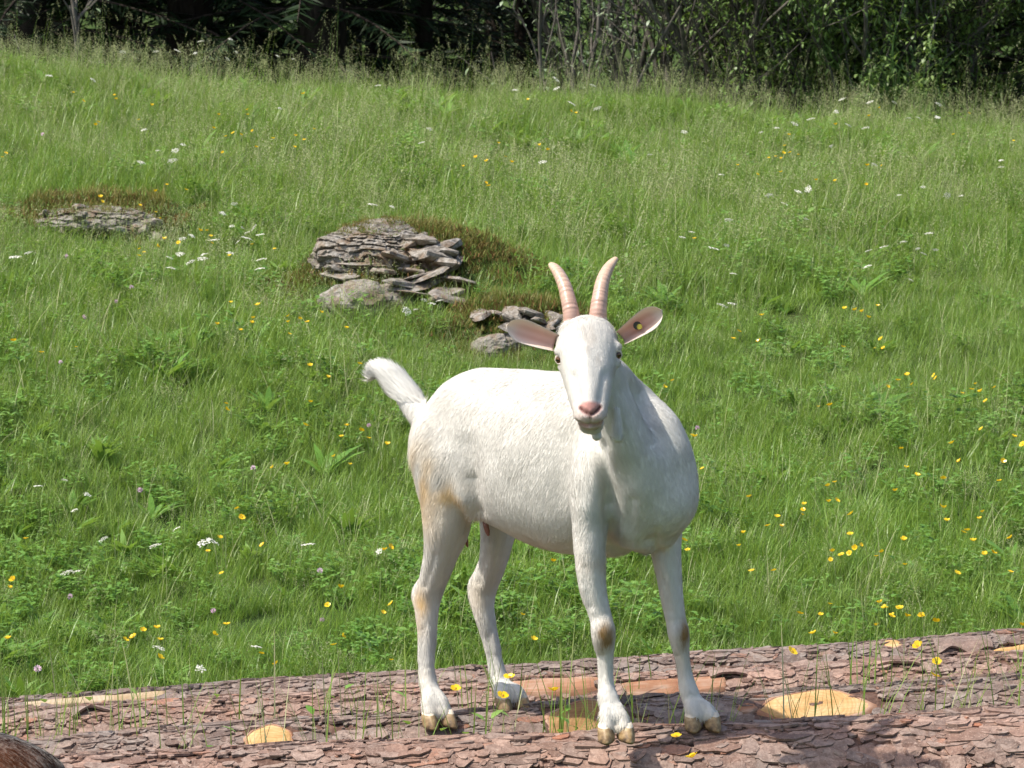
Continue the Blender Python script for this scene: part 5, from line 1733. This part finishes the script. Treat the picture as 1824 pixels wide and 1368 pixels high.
def shrub_meshes(seed, stems, H, spread, leaves, leafL, lean=0.0, low=0.35):
    """many-stemmed shrub: stems fan out and fork, leaves on the upper twigs"""
    rng = random.Random(seed)
    T = Acc(); C = Acc()
    tips = []
    def grow(p, d, L, r, lvl):
        pts = [Vector(p)]
        n = 6
        for k in range(n):
            d = (d + Vector((rng.gauss(0, 0.10), rng.gauss(0, 0.10), rng.gauss(0.02, 0.06)))).normalized()
            pts.append(pts[-1] + d * (L / n))
        tube(T, pts, r, r * 0.45, 0, 6 if lvl == 0 else 4)
        if lvl < 2:
            for k in range(rng.choice((4, 5, 6)) if lvl == 0 else rng.choice((3, 4))):
                i = rng.randrange(1, n + 1)
                dd = (d + Vector((rng.gauss(0, 0.55), rng.gauss(0, 0.55), rng.gauss(0.15, 0.35)))).normalized()
                grow(pts[i], dd, L * rng.uniform(0.35, 0.6), r * 0.5, lvl + 1)
        if lvl >= 1:
            for i in range(1, n + 1): tips.append((pts[i], d))
    for k in range(stems):
        a = rng.uniform(0, 6.283)
        q = spread * math.sqrt(rng.random())
        b = Vector((math.cos(a) * q * 0.35, math.sin(a) * q * 0.35, -0.2))
        d = Vector((math.cos(a) * 0.32 + lean, math.sin(a) * 0.25, 1)).normalized()
        grow(b, d, H * rng.uniform(0.7, 1.0), rng.uniform(0.010, 0.026), 0)
    for k in range(leaves):
        p, d = rng.choice(tips)
        if p.z < low and rng.random() < 0.85: continue
        dd = Vector((rng.gauss(0, 1), rng.gauss(0, 1), rng.gauss(0, 0.6)))
        C.leaf(p + dd * 0.035, dd, (0, 0, 1), leafL * rng.uniform(0.6, 1.3), leafL * rng.uniform(0.3, 0.5), 0)
    return T, C

def plant_tree(name, T, C, mT, mC, loc, rz, scl, label, cat, group=None):
    root = empty(name, loc, (0, 0, rz)); root.scale = (scl, scl, scl)
    mk_obj('trunk' if cat == 'tree' else 'stems', T, root); mk_obj('crown' if cat == 'tree' else 'foliage', C, root)
    tag(root, label, cat, group)
    return root
SPR = []
for sd, H, Rm in ((1, 9.5, 2.1), (2, 8.2, 1.9), (3, 10.5, 2.3)):
    T, C = spruce_meshes(sd, H, Rm)
    SPR.append((T.mesh('trunk', [M_TBARK]), C.mesh('crown', [M_NEEDLE])))
def at_px(px, Y):
    x = (px - 912) * PXM(Y)
    return (x, Y, float(gz(x, Y)))
wood = [(-150, 25.6, 0), (60, 24.6, 1), (330, 25.2, 2), (560, 24.9, 0), (760, 25.6, 1), (930, 27.2, 2),
        (-20, 28.4, 2), (210, 28.8, 1), (450, 28.6, 0), (680, 29.0, 2), (880, 31.0, 0), (100, 32.5, 0), (360, 33, 2), (620, 33.2, 1), (840, 35.0, 2), (-60, 36, 1),
        (1330, 31.0, 1), (1480, 32.5, 2), (1620, 29.0, 0), (1420, 36.0, 0), (1700, 33.0, 1), (1860, 27.5, 2), (1960, 25.5, 1)]
ORD = ['first', 'second', 'third', 'fourth', 'fifth', 'sixth', 'seventh', 'eighth', 'ninth', 'tenth', 'eleventh']
def zone_of(px, Y):
    if px < 1000: return 'front row' if Y < 28 else 'second row' if Y < 31.5 else 'back row'
    return 'behind'
zones = {}
for (px, Y, k) in wood: zones.setdefault(zone_of(px, Y), []).append(px)
for z_ in zones.values(): z_.sort()
for i, (px, Y, k) in enumerate(wood):
    zn = zone_of(px, Y)
    n_ = ORD[zones[zn].index(px)]
    lab = ('%s dark spruce from the left in the front row of the wood' % n_ if zn == 'front row' else
           '%s shaded spruce from the left in the %s of the wood' % (n_, zn) if zn != 'behind' else
           '%s dark spruce from the left behind the shrubs of the right-hand wood edge' % n_)
    plant_tree('spruce_tree', SPR[k][0], SPR[k][1], None, None, at_px(px, Y), (i * 1.7) % 6.28, (0.9 + 0.07 * ((i * 5) % 4)) * (0.55 if 700 < px < 1000 else 1.0), lab, 'tree', 'spruces of the wood')
# willow-like shrubs with grey stems
for i, (px, Y, stems, H, lean, lab) in enumerate([
        (1120, 24.2, 9, 3.0, 0.02, 'grey bare-stemmed shrub at the gap where the far meadow shows through'),
        (1225, 23.6, 11, 2.5, 0.04, 'tall grey-stemmed shrub just right of the gap in the wood'),
        (1345, 23.4, 16, 2.4, 0.14, 'dense many-stemmed grey shrub leaning right in front of the dark spruces'),
        (1440, 23.9, 13, 2.1, 0.26, 'sprawling grey shrub with long branches leaning far right')]):
    T, C = shrub_meshes(40 + i, stems + 5, H, 0.9, 13000 if i > 1 else 7000, 0.040, lean, 0.75 if i < 2 else 0.3)
    plant_tree('willow_shrub', T.mesh('stems', [M_WBARK]), C.mesh('foliage', [M_LEAFD]), None, None, at_px(px, Y), 0.3 * i, 1.0, lab, 'shrub', 'grey-stemmed shrubs at the edge of the wood')
# leafy bushes at the right
for i, (px, Y, stems, H, lv, mat, lab) in enumerate([
        (1545, 23.2, 14, 1.5, 13000, M_LEAFD, 'leafy green bush left of the larch at the wood edge'),
        (1650, 22.6, 10, 0.7, 3600, M_LEAFD, 'low bright green bush poking above the grass, upper right'),
        (1000, 22.6, 4, 1.5, 420, M_LEAFW, 'young whitebeam with pale silvery leaves before the dark wood'),
        (1640, 24.0, 14, 2.2, 17000, M_LEAFD, 'dense bush below the yellowish larch boughs'),
        (125, 21.8, 1, 1.0, 60, M_LEAFW, 'thin pale weed rising before the dark wood, upper left')]):
    T, C = shrub_meshes(60 + i, stems, H, 0.8 if stems > 1 else 0.1, lv, 0.045, 0.0, 0.12)
    plant_tree('leafy_bush', T.mesh('stems', [M_WBARK if i != 1 else M_STEM]), C.mesh('foliage', [mat]), None, None, at_px(px, Y), 0.7 * i, 1.0, lab, 'bush', None)
T, C = spruce_meshes(9, 7.0, 2.0, 0.15)
LAR = (T.mesh('trunk', [M_TBARK]), C.mesh('crown', [M_NEEDLEL]))
plant_tree('larch_tree', LAR[0], LAR[1], None, None, at_px(1735, 25.0), 0.4, 0.85, 'yellowish green larch with drooping boughs near the right edge', 'tree', 'larches at the right of the wood')
plant_tree('larch_tree', LAR[0], LAR[1], None, None, at_px(1880, 23.6), 2.4, 0.8, 'olive larch cut by the right edge of the picture', 'tree', 'larches at the right of the wood')
# ------------------------------------------------------------------ flowers
def petal_material(name, c, c2, rough=0.35):
    N = NT(name)
    geo = N.n('ShaderNodeNewGeometry'); oi = N.n('ShaderNodeObjectInfo')
    r = N.math('ADD', N.math('MULTIPLY', geo.outputs['Random Per Island'], 0.5), N.math('MULTIPLY', oi.outputs['Random'], 0.5))
    col = N.ramp(r, [(0.0, c), (1.0, c2)])
    p = N.pbsdf(col, rough, 0.5)
    t = N.n('ShaderNodeBsdfTranslucent'); N.l(col, t.inputs[0])
    ms = N.n('ShaderNodeMixShader'); ms.inputs[0].default_value = 0.35
    N.l(p.outputs[0], ms.inputs[1]); N.l(t.outputs[0], ms.inputs[2])
    return N.done(ms.outputs[0])
M_YEL = petal_material('buttercup_petal', (0.80, 0.48, 0.012), (0.88, 0.66, 0.03), 0.25)
M_YC = petal_material('buttercup_centre', (0.55, 0.34, 0.01), (0.62, 0.40, 0.02), 0.6)
M_WHI = petal_material('white_floret', (0.62, 0.62, 0.52), (0.80, 0.79, 0.72), 0.6)
M_PNK = petal_material('pink_floret', (0.62, 0.38, 0.52), (0.75, 0.58, 0.66), 0.6)

def buttercup_head(seed):
    rng = random.Random(seed); V, F, M = [], [], []
    open_ = rng.uniform(0.25, 0.75)
    for k in range(5):
        a = 2 * math.pi * k / 5 + rng.uniform(-0.1, 0.1)
        d = Vector((math.cos(a), math.sin(a), 0)); s = Vector((-d.y, d.x, 0))
        o = len(V)
        L = 0.0125 * rng.uniform(0.9, 1.1)
        for t, w_ in ((0.08, 0.25), (0.5, 0.95), (0.85, 0.9), (1.0, 0.45)):
            z = L * open_ * (t ** 1.4) * 1.1
            c = d * (L * t) + ZU * z
            V += [c - s * (L * 0.52 * w_) + ZU * 0.0012 * w_, c + s * (L * 0.52 * w_) + ZU * 0.0012 * w_]
        for i in range(3):
            F.append((o + 2 * i, o + 2 * i + 1, o + 2 * i + 3, o + 2 * i + 2)); M.append(0)
    o = len(V)
    for k in range(6):
        a = 2 * math.pi * k / 6
        V.append(Vector((math.cos(a) * 0.0035, math.sin(a) * 0.0035, 0.003)))
    V.append(Vector((0, 0, 0.006)))
    for k in range(6):
        F.append((o + k, o + (k + 1) % 6, o + 6)); M.append(1)
    return mk_mesh('blossom', V, F, [M_YEL, M_YC], False, M)
def umbel_head(seed, mat, R=0.026, n=16):
    rng = random.Random(seed); V, F = [], []
    for k in range(n):
        a = k * 2.39996; q = R * math.sqrt((k + 0.5) / n) * rng.uniform(0.9, 1.1)
        c = Vector((math.cos(a) * q, math.sin(a) * q, 0.004 * (1 - (q / R) ** 2) + rng.uniform(-0.0015, 0.0015)))
        o = len(V)
        fr = rng.uniform(0.0045, 0.0068)
        tl = Vector((rng.gauss(0, 0.25), rng.gauss(0, 0.25), 1)).normalized()
        x = tl.orthogonal().normalized(); y = tl.cross(x)
        for j in range(6):
            th = 2 * math.pi * j / 6
            V.append(c + x * fr * math.cos(th) + y * fr * math.sin(th))
        V.append(c + tl * 0.0022)
        for j in range(6): F.append((o + j, o + (j + 1) % 6, o + 6))
    return mk_mesh('umbel', V, F, [mat])
def clover_head(seed):
    rng = random.Random(seed); V, F = [], []
    for k in range(26):
        z = 1 - 1.7 * (k + 0.5) / 26; a = k * 2.39996
        r = math.sqrt(max(0, 1 - z * z))
        d = Vector((r * math.cos(a), r * math.sin(a), z))
        s = d.orthogonal().normalized()
        o = len(V)
        V += [d * 0.003, d * 0.009 + s * 0.0028, d * 0.0125, d * 0.009 - s * 0.0028]
        F.append((o, o + 1, o + 2, o + 3))
    return mk_mesh('blossom', V, F, [M_PNK])
def stem_mesh():
    A = Acc()
    tube(A, [(0, 0, -1.0), (0.02, 0.0, -0.7), (0.03, 0.01, -0.35), (0.0, 0.0, 0.0)], 0.0011, 0.0008, 0, 4)
    return A.mesh('stem', [M_STEM])
BH = [buttercup_head(k) for k in range(6)]
UH = [umbel_head(k, M_WHI, 0.022 + 0.003 * k, 14 + 2 * k) for k in range(4)]
CH = [clover_head(k) for k in range(2)]
ST = stem_mesh()
def z2(org, sc, pts):
    return [(org[0] + a / sc, org[1] + b / sc) for a, b in pts]
YEL = []
YEL += z2((1300, 600), 2.737, [(737,10),(708,55),(748,55),(553,50),(820,212),(865,188),(888,232),(770,243),(996,188),(1006,200),(1197,230),(1180,257),(1222,268),(1133,275),(1290,247),(1247,314),(433,340),(487,335),(1227,450),(1387,488),(1427,525),(1082,520),(836,545),(1120,606),(1330,608),(860,638),(915,676),(1040,690),(1312,703),(512,710),(477,728),(806,752),(95,780),(362,817),(358,843),(353,867),(482,805),(522,800),(592,863),(232,880),(183,922),(255,925),(65,957),(586,963),(1030,826),(1044,834),(1232,855),(1217,887),(1057,897),(1140,954),(1158,944),(848,992),(640,1015),(610,1030),(583,1055),(543,1065),(500,1048),(492,1087),(715,1070),(740,1050),(1187,996),(1367,982),(1283,1053),(1242,1062),(852,1112),(1110,1153),(1368,1147),(215,1140),(107,1142),(45,1020),(730,1298),(755,1320),(828,1322),(487,1303),(790,1360),(865,1362),(935,1360)])
YEL += z2((1180, 1080), 2.832, [(695,38),(797,45),(760,138),(868,137),(1120,8),(1195,12),(1158,53),(1235,52),(1307,50),(1380,75),(1078,97),(1815,97)])
YEL += z2((0, 700), 2.606, [(1050,50),(1050,77),(1440,43),(1415,150),(1610,153),(1585,201),(1678,172),(1712,210),(1797,240),(1550,295),(1330,333),(1265,348),(1625,332),(1100,537),(1123,578),(1020,675),(1217,707),(965,735),(120,677),(1028,838),(62,868),(45,905),(1583,904),(1520,985),(1778,1022),(1815,980),(1052,1075),(993,1122),(730,1092),(663,1103),(743,1147),(580,1148),(620,1130),(38,1141),(1550,1170),(1590,1130),(1213,1210),(1280,1258),(740,1230),(1815,1240),(1783,730),(1812,718)])
YEL += z2((1200, 250), 2.923, [(570,68),(605,65),(530,85),(650,75),(560,95),(495,92),(333,130),(435,180),(1008,132),(1083,132),(560,165),(840,213),(1002,232),(740,208),(108,512),(1065,862),(943,885),(980,893),(890,877),(1012,922),(458,912),(340,995),(310,1033),(443,1047)])
YEL += z2((0, 320), 3.8, [(1130,35),(1260,70),(1055,80),(680,120),(690,152),(1055,220),(1080,262),(945,175),(1355,347),(1400,345),(1425,385),(1113,403),(1435,430),(1065,455),(945,468),(975,495),(940,515),(1208,428),(1705,438),(1553,515),(1563,832),(1745,850),(1713,938),(1705,970),(1470,980),(1630,1020),(90,1093),(278,1170),(515,1133)])
YEL += z2((480, 320), 3.8, [(35,470),(127,923),(125,965),(207,940),(257,965),(135,1045),(523,1005),(613,1247),(275,1260),(400,1340),(350,900),(1483,42),(1465,25)])
YEL += z2((0, 0), 2.85, [(372,470),(423,513),(582,485),(590,503),(770,535),(1110,583),(1255,557),(1258,582),(1085,650),(1145,693),(1185,675),(1223,685),(1283,665),(1500,690),(1545,710),(1593,655),(1300,748),(1495,748),(1130,775),(1385,703),(30,778),(12,798),(500,620),(485,635),(705,608),(1540,478)])
YEL += z2((600, 0), 2.85, [(970,505),(1215,575),(1190,565),(1030,738),(1070,762),(820,728),(705,800),(855,795),(890,825),(760,820),(640,845)])
YEL += z2((1184, 0), 2.85, [(630,685),(610,740),(1038,590),(1090,548),(865,633),(1770,715),(1465,683),(1545,575)])
YEL += [(1183, 690), (1198, 678), (1233, 775), (1237, 778), (1251, 835), (1218, 962), (1225, 980), (930, 1095), (985, 1000), (870, 1060), (950, 1140)]
WHT = []
WHT += z2((0, 700), 2.606, [(175,433),(300,405),(345,545),(480,680),(720,710),(945,695),(990,690),(1430,705),(1760,735),(310,835),(355,830),(930,1280),(1190,1180),(740,1185),(820,630),(405,472)])
WHT += z2((1200, 250), 2.923, [(248,180),(1045,127),(500,287),(700,255),(650,268),(285,415),(95,478),(690,410),(1300,243),(1495,290),(1425,287),(1705,140),(1705,105),(1175,285),(575,330),(1330,485),(1195,530),(1270,565),(1095,555),(1300,590),(1015,575),(1365,570),(1010,657),(1235,728),(310,695),(250,860),(300,850),(205,563),(275,547),(45,505)])
WHT += z2((0, 320), 3.8, [(1585,165),(1505,228),(1568,315),(1643,327),(1720,325),(1672,360),(1758,374),(1295,380),(1450,410),(1670,398),(1612,420),(1235,400),(1560,497),(1380,507),(1370,535),(1220,505),(1150,530),(1287,560),(1765,543),(1755,605),(190,497),(1155,600),(100,525)])
WHT += z2((480, 320), 3.8, [(1045,815),(1100,840),(1150,820),(990,880),(930,890),(700,170),(830,185)])
WHT += z2((0, 0), 2.85, [(660,170),(1020,210),(625,265),(790,262),(900,258),(990,270),(1080,260),(1170,200),(1410,285),(1155,300),(1200,265),(1490,300),(730,660),(800,765),(890,765),(715,825),(875,815),(930,735),(1420,550),(250,385),(470,405)])
WHT += z2((600, 0), 2.85, [(1115,405),(1115,450),(1190,525),(1325,550),(1300,435),(905,458),(210,435),(470,655),(430,725),(1590,785),(1045,823)])
WHT += z2((1184, 0), 2.85, [(900,505),(1040,520),(1165,520),(870,567),(740,605),(930,635),(1020,650),(570,650),(490,672),(660,630),(845,742),(1240,600),(1290,600),(1385,597),(1390,530),(100,670)])
PNK = z2((0, 320), 3.8, [(785,825),(570,930),(890,727),(450,517),(410,1235)]) + z2((0, 700), 2.606, [(1485,825),(990,1010),(325,945),(1495,1053),(175,1280),(650,450),(1175,348),(1712,150)]) + [(76, 239), (1242, 762)]
def zone_name(px, py):
    if py < 330:
        return 'in the upper meadow ' + ('at far left' if px < 300 else 'above the rocks' if px < 750 else 'above the goat' if px < 1180 else 'right of the horns' if px < 1500 else 'at far right')
    if px < 640:
        if py < 520: return 'beside the left rock ledge' if px < 300 else 'between the two rock outcrops'
        if py < 720: return 'below the left rock ledge' if px < 320 else 'below the big rock'
        side = 'at the left edge' if px < 220 else 'midway left of the goat' if px < 440 else 'just left of the goat'
        return ('just above the logs ' if py > 1050 else 'level with the goat\'s body ') + side
    if px < 1180: return 'beside the goat\'s horns' if py < 650 else 'between or beside the goat\'s legs'
    side = 'just right of the goat' if px < 1400 else 'midway to the right edge' if px < 1620 else 'near the right edge'
    if py < 480: return 'high in the meadow ' + side
    if py < 650: return 'level with the goat\'s head ' + side
    if py < 850: return 'level with the goat\'s neck ' + side
    if py < 1020: return 'level with the goat\'s belly ' + side
    return 'just above the logs ' + side
frng = random.Random(77)
def flower(kind, px, py, heads, hname, cat, what, scale=(0.52, 0.82)):
    lift = frng.uniform(0.20, 0.27) if py > 330 else frng.uniform(0.26, 0.36)
    g_ = ground_hit(px, py, lift)
    if g_ is None: return
    x, y, z = g_
    p = U(px, py, y)
    h = max(0.08, p.z - z)
    root = empty(kind, (p.x, p.y, z))
    root.rotation_euler = (0, 0, frng.uniform(0, 6.28))
    st = mk_obj('stem', ST, root, (0, 0, h)); st.scale = (h, h, h) if h < 0.5 else (0.5, 0.5, h)
    hd = mk_obj(hname, frng.choice(heads), root, (0, 0, h))
    hd.rotation_euler = (frng.gauss(0, 0.35), frng.gauss(0, 0.35), frng.uniform(0, 6.28))
    k = frng.uniform(*scale); hd.scale = (k, k, k)
    zn = zone_name(px, py)
    tag(root, what + ' ' + zn, cat, cat + 's ' + zn)
for p in YEL: flower('buttercup', p[0], p[1], BH, 'blossom', 'buttercup', 'yellow buttercup')
for p in WHT: flower('white_umbel', p[0], p[1], UH, 'umbel', 'umbel flower', 'flat white umbel flower', (0.42, 0.78))
for p in PNK: flower('clover', p[0], p[1], CH, 'blossom', 'clover', 'pale pink clover head', (0.6, 0.9))
# flowers growing up between the logs
for px, py, Y, zb, lab in ((1410, 1161, 8.52, 0.2, 'yellow buttercup before the rearmost log, right of the goat'), (1635, 1152, 8.55, 0.2, 'small yellow buttercup over the crack in the rear logs'), (1668, 1180, 8.48, 0.2, 'lone buttercup rising from the third log at right'), (1666, 1205, 8.35, 0.2, 'yellow buttercup low over the middle log at far right'),
                           (1204, 1313, 7.70, 0.3, 'yellow buttercup on the front log below the goat\'s far front hoof'), (1233, 1350, 7.60, 0.2, 'tiny yellow buttercup at the bottom edge on the front log'), (811, 1228, 8.05, 0.2, 'yellow buttercup between the goat\'s hind legs'), (895, 1240, 8.02, 0.2, 'yellow buttercup before the goat\'s far hind hoof'), (908, 1207, 8.02, 0.2, 'yellow buttercup against the far hind fetlock of the goat'), (987, 1231, 8.02, 0.2, 'yellow buttercup amid grass between the logs')):
    p = U(px, py, Y)
    root = empty('buttercup', (p.x, p.y, zb)); h = p.z - zb
    st = mk_obj('stem', ST, root, (0, 0, h)); st.scale = (h * 0.5, h * 0.5, h)
    hd = mk_obj('blossom', frng.choice(BH), root, (0, 0, h)); hd.rotation_euler = (frng.gauss(0.2, 0.3), frng.gauss(0, 0.3), 0)
    tag(root, lab, 'buttercup', 'buttercups between the logs')
